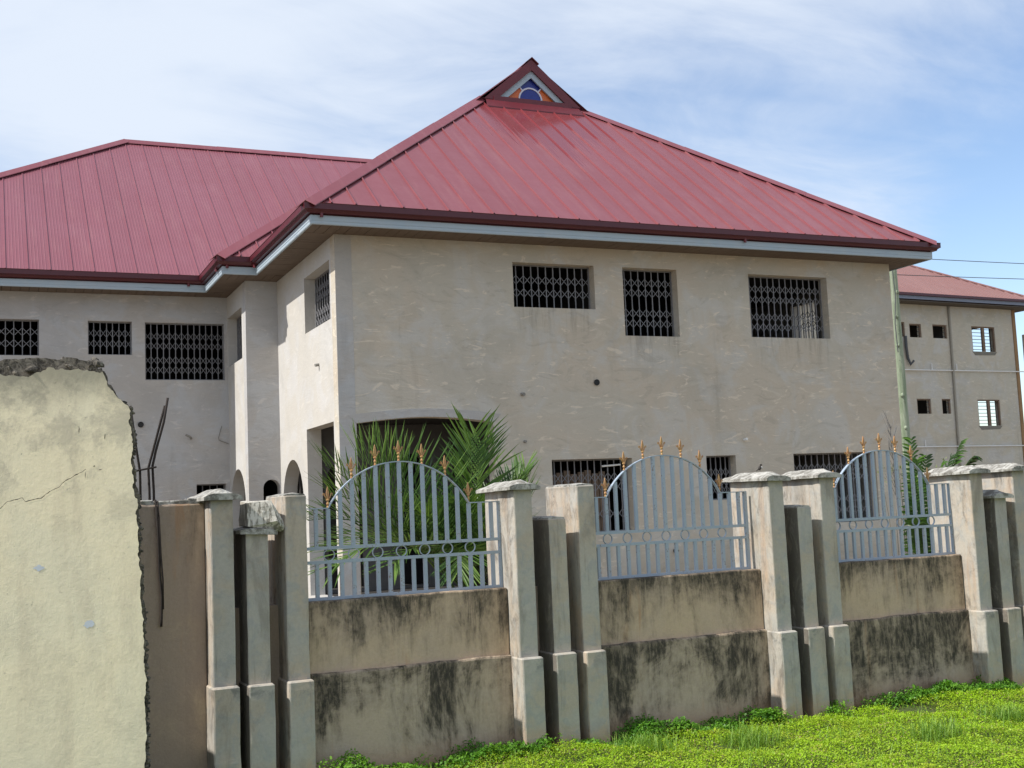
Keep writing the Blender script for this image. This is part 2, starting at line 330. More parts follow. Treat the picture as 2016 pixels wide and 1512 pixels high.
M['gold'] = k.done(k.mix(k.ramp(n, 0.35, 0.65), (0.42, 0.20, 0.09), (0.44, 0.28, 0.11)), 0.45, 0.35, 0.5)

# ------------------------------------------------------------------ ground
def ground():
    k = NT('earth'); n = k.noise(1.3, 6, 0.65, 0.5); f = k.noise(25, 6, 0.7)
    x_, y_, z_ = k.xyz(); c = k.mix(k.ramp(n, 0.35, 0.65), (0.275, 0.225, 0.165), (0.225, 0.185, 0.14)); c = k.mix(k.ramp(f, 0.4, 0.7, 0, 0.4), c, (0.16, 0.12, 0.08))
    verge = k.math('MULTIPLY', k.ramp(k.math('ADD', y_, n), 4.4, 5.2), k.ramp(k.math('ADD', y_, k.math('MULTIPLY', x_, -.026)), 7.6, 7.4))
    c = k.mix(verge, c, k.mix(k.ramp(f, .4, .7), (0.075, 0.105, 0.028), (0.05, 0.045, 0.02)))
    k.bump(f, 0.8, 0.03); mat = k.done(c, 0.95)
    mb = MB(); xs = [-900, -300, -100, -40, -20, -10, -5] + [i * 0.5 for i in range(-8, 31)] + [18, 25, 40, 80, 200, 500, 900]
    ys = [-900, -300, -80, -20, -5, 0, 2] + [3 + i * 0.4 for i in range(0, 16)] + [10, 12, 15, 20, 30, 50, 80, 150, 400, 900]
    for y in ys:
        for x in xs: mb.v.append((x, y, gz(x, y)))
    nx = len(xs)
    for j in range(len(ys) - 1):
        for i in range(nx - 1): mb.f.append((j * nx + i, j * nx + i + 1, (j + 1) * nx + i + 1, (j + 1) * nx + i))
    build('ground', mb, mat, kind='structure', smooth=True, keep=True)
def gz(x, y):
    if abs(x) > 60 or abs(y) > 60: return -0.03
    return -0.02 + 0.035 * noise.noise(Vector((x * 0.8, y * 0.8, 0))) + 0.02 * noise.noise(Vector((x * 2.2, y * 2.2, 3)))
ground()

# ------------------------------------------------------------------ walls with openings
def wall_mesh(axis, c, th, outline, holes, dirn=1):
    """outline / holes: (u, z) polygons; outer face at c, inner face at c + dirn*th"""
    pts = []; edges = []
    def addp(poly):
        b = len(pts); pts.extend(Vector(p) for p in poly); edges.extend((b + i, b + (i + 1) % len(poly)) for i in range(len(poly)))
    for p in [outline] + holes: addp(p)
    vs, es, fs, *_ = delaunay_2d_cdt(pts, edges, [], 0, 1e-5)
    def inside(q, poly):
        r = False; n = len(poly)
        for i in range(n):
            (x1, y1), (x2, y2) = poly[i], poly[(i + 1) % n]
            if (y1 > q[1]) != (y2 > q[1]) and q[0] < (x2 - x1) * (q[1] - y1) / (y2 - y1) + x1: r = not r
        return r
    tri = []
    for f in fs:
        q = sum((vs[i] for i in f), Vector((0, 0))) / len(f)
        if inside(q, outline) and not any(inside(q, h) for h in holes): tri.append(f)
    P = (lambda u, d, z: (u, c + d * dirn, z)) if axis == 'y' else (lambda u, d, z: (c + d * dirn, u, z))
    mb = MB(); n = len(vs)
    V = [P(v[0], 0, v[1]) for v in vs] + [P(v[0], th, v[1]) for v in vs]
    F = [tuple(f) for f in tri] + [tuple(i + n for i in reversed(f)) for f in tri]
    cnt = {}
    for f in tri:
        for a, b in zip(f, list(f[1:]) + [f[0]]): cnt[(a, b)] = 1
    for a, b in cnt:
        if (b, a) not in cnt: F.append((b, a, a + n, b + n))
    return mb.add(V, F)
def rect(u0, u1, z0, z1): return [(u0, z0), (u1, z0), (u1, z1), (u0, z1)]
def arch(u0, u1, z0, z1, n=14):
    r = (u1 - u0) / 2; cu = (u0 + u1) / 2; h = min(r, z1 - z0); 
    return [(u0, z0), (u1, z0)] + [(cu + r * math.cos(math.pi * i / n), z1 - h + h * math.sin(math.pi * i / n)) for i in range(n + 1)]
def segarch(u0, u1, z0, z1, rise, n=12):
    return [(u0, z0), (u1, z0)] + [(u1 + (u0 - u1) * i / n, z1 + rise * math.sin(math.pi * i / n)) for i in range(n + 1)]

XC, XR, YF, YI, XB, YB, H, YE = 5.03, 16.09, 18.0, 22.03, 4.434, 23.85, 5.97, 33.9
TH = 0.25
house = thing('house', (10.5, 18.0, 0), 'large two storey grey cement house with maroon hipped metal roofs and barred windows', 'house')
def wall(axis, c, outline, holes, mat, dirn=1, name='wall', th=TH, label=None):
    return fix_normals(build(name, wall_mesh(axis, c, th, outline, holes, dirn), mat, house, label=label))
# openings: front
W1, W2, W3 = (8.08, 9.61, 4.90, 5.66), (10.17, 11.27, 4.455, 5.66), (12.79, 14.565, 4.48, 5.645)
G1, G2, G3 = (8.645, 10.17, 1.10, 2.34), (11.665, 12.285, 1.56, 2.34), (13.54, 15.43, 1.05, 2.34)
front = wall('y', YF, rect(XC, XR, -0.1, H), [rect(*W1), rect(*W2), rect(*W3), rect(*G1), rect(*G2), rect(*G3), segarch(5.31, 7.62, 0.25, 2.985, 0.09)], M['front'], label='broad trowelled front wall')
SW = (18.33, 19.97, 4.675, 5.63)
side = wall('x', XC, rect(YF + TH, YI, -0.1, H), [rect(*SW), rect(18.30, 20.03, 0.25, 3.04), arch(20.34, 21.87, 0.25, 2.585)], M['side'], label='sunlit side wall of the front block')
wall('y', YI, rect(XB, XC + TH, -0.1, H), [arch(4.70, 5.015, 0.25, 2.275)], M['wing'])
BW = (22.40, 23.83, 4.57, 5.54)
wall('x', XB, rect(YI + TH, YB, -0.1, H), [rect(BW[0], 23.80, BW[2], BW[3]), arch(22.32, 23.72, 0.25, 2.52)], M['side'])
L1, L2, L3, LG = (-0.35, 0.947, 4.765, 5.445), (1.812, 2.615, 4.797, 5.447), (2.855, 4.375, 4.315, 5.44), (3.79, 4.36, 1.2, 2.275)
LL = (-2.4, -1.2, 4.3, 5.44)
wall('y', YB, rect(-3.75, XB + TH, -0.1, H), [rect(*L1), rect(*L2), rect(*L3), rect(*LG), rect(*LL)], M['wing'], label='bluish grey wall of the left wing')
RW = (20.02, 20.82, 4.3, 5.62)
wall('x', XR, rect(YF + TH, YE, -0.1, H), [rect(*RW), rect(24, 25.4, 4.4, 5.6)], M['side'], -1)
wall('x', -3.75, rect(YB + TH, YE, -0.1, H), [], M['wing'])
wall('y', YE, rect(-3.75, XR, -0.1, H), [], M['wing'])
# inside: floors and partitions keep the rooms dark
def inner(mb): return build('partition', mb, M['inner'], house)
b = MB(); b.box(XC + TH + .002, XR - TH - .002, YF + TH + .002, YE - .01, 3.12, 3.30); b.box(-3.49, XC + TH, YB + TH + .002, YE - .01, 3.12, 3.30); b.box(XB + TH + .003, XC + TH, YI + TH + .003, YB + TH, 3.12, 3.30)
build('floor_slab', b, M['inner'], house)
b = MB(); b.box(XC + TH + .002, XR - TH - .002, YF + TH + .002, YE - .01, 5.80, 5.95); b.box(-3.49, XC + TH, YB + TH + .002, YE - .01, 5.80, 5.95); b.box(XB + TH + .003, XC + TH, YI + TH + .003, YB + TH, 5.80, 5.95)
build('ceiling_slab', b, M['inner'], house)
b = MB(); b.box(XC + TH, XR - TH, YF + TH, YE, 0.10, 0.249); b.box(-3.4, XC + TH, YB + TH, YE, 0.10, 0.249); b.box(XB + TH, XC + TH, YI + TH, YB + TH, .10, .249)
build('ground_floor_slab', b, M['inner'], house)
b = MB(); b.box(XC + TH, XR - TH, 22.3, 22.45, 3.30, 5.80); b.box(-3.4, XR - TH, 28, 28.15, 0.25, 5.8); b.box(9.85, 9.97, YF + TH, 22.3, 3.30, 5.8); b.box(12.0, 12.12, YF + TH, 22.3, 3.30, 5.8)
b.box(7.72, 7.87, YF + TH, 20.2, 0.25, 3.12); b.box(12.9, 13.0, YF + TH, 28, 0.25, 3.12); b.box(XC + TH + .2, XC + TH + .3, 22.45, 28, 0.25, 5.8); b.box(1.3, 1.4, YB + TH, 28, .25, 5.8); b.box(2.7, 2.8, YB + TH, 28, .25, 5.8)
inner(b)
b = wall_mesh('y', 20.2, 0.15, rect(XC + TH + .003, 7.87, 0.251, 3.118), [arch(5.40, 6.05, 0.3, 2.5), arch(6.72, 7.2, 0.3, 2.6)])
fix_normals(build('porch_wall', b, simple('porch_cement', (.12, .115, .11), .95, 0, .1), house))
b = MB().box(XC + TH + .003, XR - TH, 21.6, 21.7, 0.251, 3.118); inner(b)
# corner bead and plaster bands round the porch arch
b = MB(); b.box(XC + 0.002, XC + 0.27, YF - 0.006, YF + 0.01, 0, H - 0.01); build('corner_band', b, M['trim'], house, label='paler bluish render band at the corner')
b = MB()
n = 14
ob = [(5.17 + (7.76 - 5.17) * i / n, 3.11 + 0.10 * math.sin(math.pi * i / n)) for i in range(n + 1)]
ib = [(5.31 + (7.62 - 5.31) * i / n, 2.985 + 0.09 * math.sin(math.pi * i / n)) for i in range(n + 1)]
vs = [(x, YF - 0.012, z) for x, z in ob] + [(x, YF - 0.012, z) for x, z in ib] + [(x, YF + 0.01, z) for x, z in ob] + [(x, YF + 0.01, z) for x, z in ib]
N1 = n + 1; fs = []
for i in range(n):
    fs += [(i, i + 1, N1 + i + 1, N1 + i), (2 * N1 + i, i, i + 1, 2 * N1 + i + 1)[::-1], (N1 + i, N1 + i + 1, 3 * N1 + i + 1, 3 * N1 + i)]
fix_normals(build('arch_band', b.add(vs, fs), M['trim'], house))

# ---- window grilles: frame, each upright a piece, scissor lattice joined
def grille(axis, c, r, nb, rows, dirn=1, depth=0.19, rot_seed=0, wh=0.017):
    u0, u1, z0, z1 = r; d = c + dirn * depth
    P = (lambda a0, a1, e0, e1, z0, z1: (a0, a1, d + e0, d + e1, z0, z1)) if axis == 'y' else (lambda a0, a1, e0, e1, z0, z1: (d + e0, d + e1, a0, a1, z0, z1))
    fr = MB(); t = 0.022
    fr.box(*P(u0 + .001, u1 - .001, -.012, .012, z0 + .001, z0 + t)); fr.box(*P(u0 + .001, u1 - .001, -.012, .012, z1 - t, z1 - .001))
    fr.box(*P(u0 + .001, u0 + t, -.012, .012, z0 + t, z1 - t)); fr.box(*P(u1 - t, u1 - .001, -.012, .012, z0 + t, z1 - t))
    g = build('window_grille', fr, M['grille'], house)
    step = (u1 - u0) / (nb + 1)
    proto = None
    for i in range(1, nb + 1):
        u = u0 + step * i + rnd.uniform(-.004, .004)
        if proto is None:
            bm_ = MB().box(*P(u - wh / 2, u + wh / 2, -.008, .008, z0 + t, z1 - t)); proto = build('bar', bm_, M['grille'], g); pu = u
        else:
            q = proto.copy(); COL.objects.link(q); q.parent = g
            q.location = proto.location + (Vector((u - pu, 0, 0)) if axis == 'y' else Vector((0, u - pu, 0)))
    la = MB(); hh = 0.062; w = 0.008
    for i in range(nb + 1):
        ua, ub = u0 + step * i + .012, u0 + step * (i + 1) - .012
        for fz in rows:
            zc = z0 + (z1 - z0) * fz
            for sgn in (1, -1):
                a = [(ua, zc - hh * sgn - w), (ub, zc + hh * sgn - w), (ub, zc + hh * sgn + w), (ua, zc - hh * sgn + w)]
                e0, e1 = (-.0085, -.0015) if sgn > 0 else (.0015, .0085)
                vs = [((u, d + e, z) if axis == 'y' else (d + e, u, z)) for e in (e0, e1) for u, z in a]
                la.add(vs, [(0, 1, 2, 3), (7, 6, 5, 4), (0, 4, 5, 1), (1, 5, 6, 2), (2, 6, 7, 3), (3, 7, 4, 0)])
    fix_normals(build('lattice', la, M['grille'], g, kind='stuff'))
    return g
R2, R4 = (0.36, 0.64), (0.20, 0.36, 0.64, 0.80)
grille('y', YF, W1, 10, (0.37, 0.66)); grille('y', YF, W2, 7, (0.21, 0.36, 0.66, 0.81)); grille('y', YF, W3, 12, (0.19, 0.35, 0.63, 0.80))
grille('y', YF, G1, 11, (0.25, 0.62, 0.75)); grille('y', YF, G2, 5, (0.23, 0.41, 0.64)); grille('y', YF, G3, 13, (0.18, 0.34, 0.66, 0.80))
grille('x', XC, SW, 10, R4, depth=.2); grille('x', XB, (BW[0], 23.80, BW[2], BW[3]), 9, R4)
grille('y', YB, L1, 8, (0.35, 0.68), depth=.12); grille('y', YB, L2, 6, (0.35, 0.66), depth=.12); grille('y', YB, L3, 12, (0.18, 0.35, 0.60, 0.77), depth=.08)
grille('y', YB, LG, 3, R2); grille('y', YB, LL, 8, R4); grille('x', XR, RW, 4, R4, -1)
# boards stacked behind the ground floor window and a lamp tube
for i in range(8):
    x = 8.72 + i * 0.135; b = MB().box(x, x + 0.118, YF + 0.27 + 0.01 * (i % 2), YF + 0.30 + 0.01 * (i % 2), 0.6, 2.13 + 0.03 * ((i * 7) % 3 - 1)); build('shutter_board', b, M['wood'], house)
build('lamp_tube', MB().tube([(9.66, YF + .15, 2.215), (10.02, YF + .15, 2.235)], 0.016, 8), M['white'], house)
b = MB(); b.box(13.60, 13.66, YF + .6, YF + .62, 2.0, 2.25); b.box(13.71, 13.77, YF + .6, YF + .62, 2.0, 2.25); build('white_board', b, M['white'], house)
# little things on the walls
def stub(x, y, z, d, r, l, mat, name='pipe_stub'):
    D = Vector(d); p = Vector((x, y, z)); build(name, MB().tube([p, p + D * l], r, 12), mat, house, smooth=False)
def hole(axis, x, y, z, r):
    # open pipe end: a short black sleeve
    mb = MB(); n = 16; d = Vector((0, -1, 0))
    for rr, e in ((r, 0.0), (r, 0.02), (r * 0.8, 0.02), (r * 0.8, -0.12)):
        mb.v += [(x + rr * math.cos(2 * math.pi * k / n), y - e, z + rr * math.sin(2 * math.pi * k / n)) for k in range(n)]
    for i in range(3): mb.f += [(i * n + k, i * n + (k + 1) % n, (i + 1) * n + (k + 1) % n, (i + 1) * n + k) for k in range(n)]
    mb.f.append(tuple(3 * n + k for k in range(n)))
    fix_normals(build('pipe_end', mb, M['pipe'], house))
b = MB().tube([(9.553, YF - .012, 3.637), (9.553, YF - .03, 3.637)], 0.052, 16); build('drain_hole', b, M['pipe'], house)
b = MB().tube([(2.758, YB - .03, 3.452), (2.758, YB + .001, 3.452)], 0.055, 16); build('drain_hole', b, M['pipe'], house)
stub(8.15, YF, 3.437, (0.2, -1, -.1), 0.028, 0.07, M['grey']); stub(8.16, YF, 2.65, (0.2, -1, 0), 0.022, 0.05, M['grey'])
stub(12.487, YF, 2.61, (0.2, -1, .2), 0.022, 0.07, M['white']); stub(XC, 19.11, 4.04, (-1, -.2, -.2), 0.025, 0.07, M['grey']); stub(10.93, YF, .72, (0, -1, 0), 0.04, 0.06, M['pipe'])
build('bent_pipe', MB().tube([(3.70, YB + .02, 3.17), (3.68, YB - .09, 3.18), (3.66, YB - .11, 3.20), (3.58, YB - .12, 3.235)], 0.022, 8), M['grey'], house)
build('wall_wire', MB().tube([(4.287, YB - .02, 3.405), (4.22, YB - .03, 3.17), (4.23, YB - .03, 3.13), (4.42, YB - .02, 3.05)], 0.007, 6), M['grey'], house)

# ------------------------------------------------------------------ eaves: soffit, fascia, gutter
EV = [(-4.35, 34.45), (-4.35, 23.28), (3.914, 23.28), (3.914, 21.41), (4.505, 21.41), (4.505, 17.38), (16.60, 17.38), (16.60, 34.45)]
def offs(poly, d):
    n = len(poly); res = []
    for i in range(n):
        p0, p1, p2 = Vector(poly[i - 1]), Vector(poly[i]), Vector(poly[(i + 1) % n])
        e1, e2 = (p1 - p0).normalized(), (p2 - p1).normalized()
        n1_, n2_ = Vector((e1.y, -e1.x)), Vector((e2.y, -e2.x))
        res.append(p1 + d * (n1_ + n2_) if abs(n1_.dot(n2_)) < .5 else p1 + d * n1_)
    return res
area = sum(EV[i][0] * EV[(i + 1) % 8][1] - EV[(i + 1) % 8][0] * EV[i][1] for i in range(8))
SG = 1 if area > 0 else -1
def sweep(name, prof, mat, closed=True, label=None):
    mb = MB(); k = len(prof); n = len(EV)
    for (o, z) in prof: mb.v += [(p.x, p.y, z) for p in offs(EV, o * SG)]
    for j in range(k if closed else k - 1):
        for i in range(n):
            a, b = j * n + i, j * n + (i + 1) % n; c, d = ((j + 1) % k) * n + (i + 1) % n, ((j + 1) % k) * n + i
            mb.f.append((a, b, c, d))
    return fix_normals(build(name, mb, mat, house, label=label))
sweep('fascia_board', [(-.03, H - .012), (0, H - .012), (.006, H + .0), (.006, H + .036), (.002, H + .040), (.008, H + .046), (.008, H + .125), (-.03, H + .125)], M['fascia'])
sweep('back_board', [(-.05, H + .126), (-.012, H + .126), (-.012, H + .30), (-.05, H + .30)], M['gutter'])
G0 = H + .145
sweep('gutter', [(-.010, G0 + .125), (-.010, G0), (.070, G0), (.074, G0 + .012), (.082, G0 + .030), (.112, G0 + .050), (.124, G0 + .052), (.124, G0 + .136), (.132, G0 + .146), (.118, G0 + .148), (.116, G0 + .06), (.07, G0 + .02), (0.0, G0 + .008), (.0, G0 + .125)], M['gutter'])
for (x, y) in ((4.66, 17.33), (4.455, 21.25), (3.99, 21.37), (3.6, 23.24), (12.3, 17.33), (3.865, 21.75)):
    build('gutter_bracket', MB().tube([(x, y, G0 + .03), (x, y, G0 - .055)], 0.027, 8), M['barge'], house)
def soffit(x0, x1, y0, y1, along, pitch=0.16):
    mb = MB(); a0, a1 = (x0, x1) if along == 'x' else (y0, y1); n = max(1, round((a1 - a0) / pitch)); st = (a1 - a0) / n
    for i in range(n):
        p, q = a0 + i * st + .004, a0 + (i + 1) * st - .004; dz = rnd.uniform(-.002, .002)
        if along == 'x': mb.box(p, q, y0, y1, H + .0 + dz, H + .02 + dz)
        else: mb.box(x0, x1, p, q, H + .0 + dz, H + .02 + dz)
    return mb
soff = MB()
for a in ((4.535, 16.57, 17.41, YF - .003, 'x'), (4.535, XC - .003, YF, 21.43, 'y'), (3.944, XC - .003, 21.44, YI - .003, 'x'), (3.944, XB - .003, YI, 23.3, 'y'), (-4.32, XB - .003, 23.31, YB - .003, 'x'), (XR + .003, 16.57, YF, 34.4, 'y')):
    t = soffit(*a); soff.add(t.v, t.f)
build('soffit', soff, M['soffit'], house, kind='stuff')
build('attic_floor', MB().add([(p[0], p[1], H + .024) for p in offs(EV, -.03 * SG)], [tuple(range(8))]), M['inner'], house)

# ------------------------------------------------------------------ roofs
ZE, SL = 6.235, 0.762
X0, X1, Y0 = 4.40, 16.65, 17.27
XM = (X0 + X1) / 2
def sheet_cols(u0, u1, micro=4, rib=0.034, w=0.028, mr=0.0035):
    if micro == 5: rib = 0.020
    """profile across one roofing sheet: a tall seam at its start, shallow stiffening ribs after it"""
    L = u1 - u0; c = [(0, 0), (w * .18, rib), (w * .82, rib), (w, 0)]
    for i in range(1, micro + 1):
        m = w + (L - w) * i / (micro + 1); c += [(m - .012, 0), (m - .004, mr), (m + .004, mr), (m + .012, 0)]
    c.append((L, 0)); return [(u0 + a, h) for a, h in c if a <= L + 1e-6]
def sheets(us, lo, hi, P, mat, parent, name='roof_sheet', joined=False, micro=4, mr=0.0035):
    acc = MB()
    for a, b in zip(us[:-1], us[1:]):
        mb = MB(); cols = [(u, h) for u, h in sheet_cols(a, b, micro, mr=mr)]
        cols = [(u, h, lo(u), hi(u)) for u, h in cols]; cols = [q for q in cols if q[3] > q[2] + 0.01]
        if len(cols) < 2: continue
        nx = len(cols); vs = []
        for u, h, l, t in cols: vs += [P(u, l, h), P(u, t, h)]
        fs = [(2 * i, 2 * i + 2, 2 * i + 3, 2 * i + 1) for i in range(nx - 1)]
        if joined: acc.add(vs, fs)
        else: build(name, mb.add(vs, fs), mat, parent)
    return acc
def frange(a, b, st):
    n = round((b - a) / st); return [a + (b - a) * i / n for i in range(n + 1)]
zf = lambda y: ZE + SL * (y - Y0)
# main block: hidden slopes first (one mesh = the roof part), then the visible sheets
GY = 22.30
mainr = MB()
t = sheets(frange(17.3, 34.3, .38), lambda y: X0 + .03, lambda y: min(X0 + (y - Y0) if y < 22.05 else XM, XM, X0 + max(0, 34.6 - y)), lambda u, v, h: (v, u, ZE + SL * (v - X0) + h), None, None, joined=True); mainr.add(t.v, t.f)
t = sheets(frange(17.3, 34.3, .38), lambda y: XM if y > 22.05 else max(XM, X1 - (y - Y0)), lambda y: X1 - .03, lambda u, v, h: (v, u, ZE + SL * (X1 - v) + h), None, None, joined=True); mainr.add(t.v, t.f)
t = sheets(frange(X0 + .05, X1 - .05, .38), lambda x: 0, lambda x: min(x - X0, X1 - x), lambda u, v, h: (u, 34.6 - v, ZE + SL * v + h), None, None, joined=True); mainr.add(t.v, t.f)
roof = build('roof', mainr, M['roofl'], house, label='high hipped main roof with a gablet')
sheets(frange(X0 + .02, X1 - .02, .381), lambda x: Y0 + .03, lambda x: min(Y0 + (x - X0), Y0 + (X1 - x), GY), lambda u, v, h: (u, v, zf(v) + h), M['roof'], roof, micro=0)
# bump (stair bay) roof
t = sheets(frange(21.33, 28.6, .38), lambda y: 3.80, lambda y: min(3.80 + (y - 21.30), 8.9), lambda u, v, h: (v, u, ZE + SL * (v - 3.80) + h), None, None, joined=True)
bay = build('roof', t, M['roofl'], house, label='small hip over the stair bay')
sheets(frange(3.82, 8.9, .38), lambda x: max(21.33, 21.30 + (x - 4.7)), lambda x: 21.30 + (x - 3.80), lambda u, v, h: (u, v, ZE + SL * (v - 21.30) + h), M['roof'], bay, micro=3)
# left wing
WY, WR, WX = 23.17, 28.85, 3.03
t = MB(); kx = 1.3
t.add([(WX - (WR - WY) * kx, WY, ZE), (WX, WR, ZE + SL * (WR - WY)), (WX - (WR - WY) * kx, 2 * WR - WY, ZE), (XM, WR, ZE + SL * (WR - WY)), (XM, 2 * WR - WY, ZE)], [(0, 1, 2), (1, 3, 4, 2)])
wing = build('roof', t, M['roofl'], house, label='broad hipped roof of the left wing')
sheets(frange(-4.25, 9.9, .384), lambda x: max(WY + .03, min(WR, WY + (x - 5.6))), lambda x: min(WR, WR - (WX - x) / kx), lambda u, v, h: (u, v, ZE + SL * (v - WY) + h), M['roofl'], wing, micro=5, mr=.0045)

def ridge_cap(a, b, n1, n2, w, parent, lift=0.046, piece=2.4, t=0.006):
    """folded flashing along a hip or ridge in overlapping lengths; n1, n2 point down each slope"""
    A, B = Vector(a), Vector(b); L = (B - A).length; d = (B - A).normalized(); n = max(1, round(L / piece)); n1, n2 = Vector(n1).normalized(), Vector(n2).normalized()
    up_ = Vector((0, 0, 1))
    for i in range(n):
        p, q = A + d * (L * i / n - .03), A + d * (L * (i + 1) / n)
        l = lift + .006 * (i % 2)
        ring = lambda c: [c + n1 * w + up_ * (l - .010), c + n1 * (w - .008) + up_ * l, c + up_ * (l + .012), c + n2 * (w - .008) + up_ * l, c + n2 * w + up_ * (l - .010),
                          c + n2 * (w - .016) + up_ * (l - .008), c + up_ * l, c + n1 * (w - .016) + up_ * (l - .008)]
        r_ = ring(p) + ring(q); fs = [(j, (j + 1) % 8, 8 + (j + 1) % 8, 8 + j) for j in range(8)] + [tuple(range(7, -1, -1)), tuple(range(8, 16))]
        fix_normals(build('ridge_cap', MB().add(r_, fs), M['cap'], parent))
sF, sL, sR = Vector((0, -1, -SL)), Vector((-1, 0, -SL)), Vector((1, 0, -SL))
zt = zf(GY)
CW = 0.20
ridge_cap((X0 + .02, Y0 + .02, ZE + .02), (X0 + (GY - Y0), GY, zt), Vector((1, -1, 0)).normalized() * 1 + Vector((0, 0, -SL * .70)), Vector((-1, 1, 0)) * .707 + Vector((0, 0, -SL * .70)), CW, roof)
ridge_cap((X1 - .02, Y0 + .02, ZE + .02), (X1 - (GY - Y0), GY, zt), Vector((-.707, -.707, -SL * .70)), Vector((.707, .707, -SL * .70)), CW, roof)
ridge_cap((XM, 22.02, zf(Y0 + XM - X0) + .01), (XM, 30, zf(Y0 + XM - X0) + .01), sL, sR, .2, roof)
ridge_cap((3.82, 21.32, ZE + .02), (3.80 + 5.1, 21.30 + 5.1, ZE + SL * 5.1), Vector((.707, -.707, -SL * .7)), Vector((-.707, .707, -SL * .7)), CW, bay)
zr = ZE + SL * (WR - WY)
ridge_cap((WX, WR, zr), (9.6, WR, zr), (0, -1, -SL), (0, 1, -SL), .2, wing)
hd = Vector((-kx, -1, 0)).normalized(); sn = Vector((hd.y, -hd.x, 0))
ridge_cap((WX - (WR - WY) * kx, WY, ZE), (WX, WR, zr), (-sn.x * 1.0, -sn.y * 1.0, -SL * .72) if -sn.y < 0 else (sn.x, sn.y, -SL * .72), (sn.x, sn.y, -.3) if -sn.y < 0 else (-sn.x, -sn.y, -.3), .19, wing)

# gablet: barge boards, pale inner boards, stained panel, sill flashing
gab = MB(); zb = zt; hw = XM - (X0 + (GY - Y0)); ap = ZE + SL * (XM - X0)
def tri_frame(y0, y1, hwid, zbase, zap, wv, s):
    """two raking boards: outer edge from base corners to apex; wv = vertical width"""
    mb = MB(); sl = (zap - zbase) / hwid
    for sg in (-1, 1):
        o0, o1 = (XM + sg * hwid, zbase), (XM, zap); i1 = (XM, zap - wv); i0 = (XM + sg * (hwid - wv / sl), zbase)
        p = [o0, o1, i1, i0]
        mb.add([(x, y0, z) for x, z in p] + [(x, y1, z) for x, z in p], [(0, 1, 2, 3), (7, 6, 5, 4), (0, 4, 5, 1), (1, 5, 6, 2), (2, 6, 7, 3), (3, 7, 4, 0)])
    return mb
gy = 22.03
g = fix_normals(build('gablet', tri_frame(gy, gy + .04, 1.115, 9.975, 10.93, .235, 1), M['barge'], house, label='small triangular gablet at the roof peak'))
b = tri_frame(gy + .05, gy + .09, .79, 10.03, 10.71, .165, 1); fix_normals(build('inner_board', b, M['fascia'], g))
b = MB().add([(XM - hw - .12, gy - .05, zb - .14), (XM + hw + .12, gy - .05, zb - .14), (XM + hw + .04, gy + .10, zb + .03), (XM - hw - .04, gy + .10, zb + .03), (XM - hw - .12, gy + .3, zb - .14), (XM + hw + .12, gy + .3, zb - .14)], [(0, 1, 2, 3), (0, 4, 5, 1), (3, 2, 5, 4), (0, 3, 4), (1, 5, 2)])
b = MB(); z_ = zf(gy - .16) + .03
b.add([(XM - 1.12, gy - .16, z_), (XM + 1.10, gy - .16, z_), (XM + 1.06, gy - .01, 9.96), (XM - 1.08, gy - .01, 9.96), (XM - 1.12, gy - .16, z_ - .05), (XM + 1.10, gy - .16, z_ - .05)], [(0, 1, 2, 3), (4, 5, 1, 0)])
b.box(XM - .90, XM + .90, gy - .02, gy + .045, 9.93, 10.045)
build('sill_flashing', b, M['barge'], g)
blue = simple('blue_panel', (0.016, 0.028, 0.22), 0.3, 0, 0.5, 0.1); orange = simple('orange_panel', (0.62, 0.14, 0.03), 0.4, 0, 0.5, 0.1); whp = simple('white_strip', (0.62, 0.62, 0.70), 0.5)
pb, ph, pw = 10.05, 10.56, 0.60           # panel base z, apex z, half width
slp = (ph - pb) / pw
yp = gy + .11
b = MB().add([(XM - pw - .2, yp + .02, pb - .05), (XM + pw + .2, yp + .02, pb - .05), (XM, yp + .02, ph + .08)], [(0, 1, 2)]); build('panel_backing', b, blue, g)
R_ = .255; cx0 = XM - .01
def arcpts(r, n=18): return [(cx0 + r * math.cos(math.pi * i / n), pb + .02 + r * math.sin(math.pi * i / n)) for i in range(n + 1)]
b = MB(); po = arcpts(R_ + .022); pi_ = arcpts(R_ - .01); n = 18
b.v = [(x, yp - .012, z) for x, z in po] + [(x, yp - .012, z) for x, z in pi_] + [(x, yp + .015, z) for x, z in po] + [(x, yp + .015, z) for x, z in pi_]
for i in range(n):
    a = n + 1; b.f += [(i, i + 1, a + i + 1, a + i), (i, 2 * a + i, 2 * a + i + 1, i + 1), (a + i, a + i + 1, 3 * a + i + 1, 3 * a + i)]
b.box(XM - pw, XM + pw, yp - .012, yp + .015, pb, pb + .02)
for an in (48, 132):
    c_, s_ = math.cos(math.radians(an)), math.sin(math.radians(an)); p0 = Vector((cx0 + (R_ + .01) * c_, pb + .02 + (R_ + .01) * s_)); p1 = Vector((cx0 + (R_ + .13) * c_, pb + .02 + (R_ + .13) * s_)); w_ = Vector((-s_, c_)) * .014
    q = [p0 - w_, p1 - w_, p1 + w_, p0 + w_]; b.add([(v.x, yp - .010, v.y) for v in q] + [(v.x, yp + .014, v.y) for v in q], [(0, 1, 2, 3), (7, 6, 5, 4), (0, 4, 5, 1), (1, 5, 6, 2), (2, 6, 7, 3), (3, 7, 4, 0)])
fix_normals(build('white_tracery', b, whp, g))
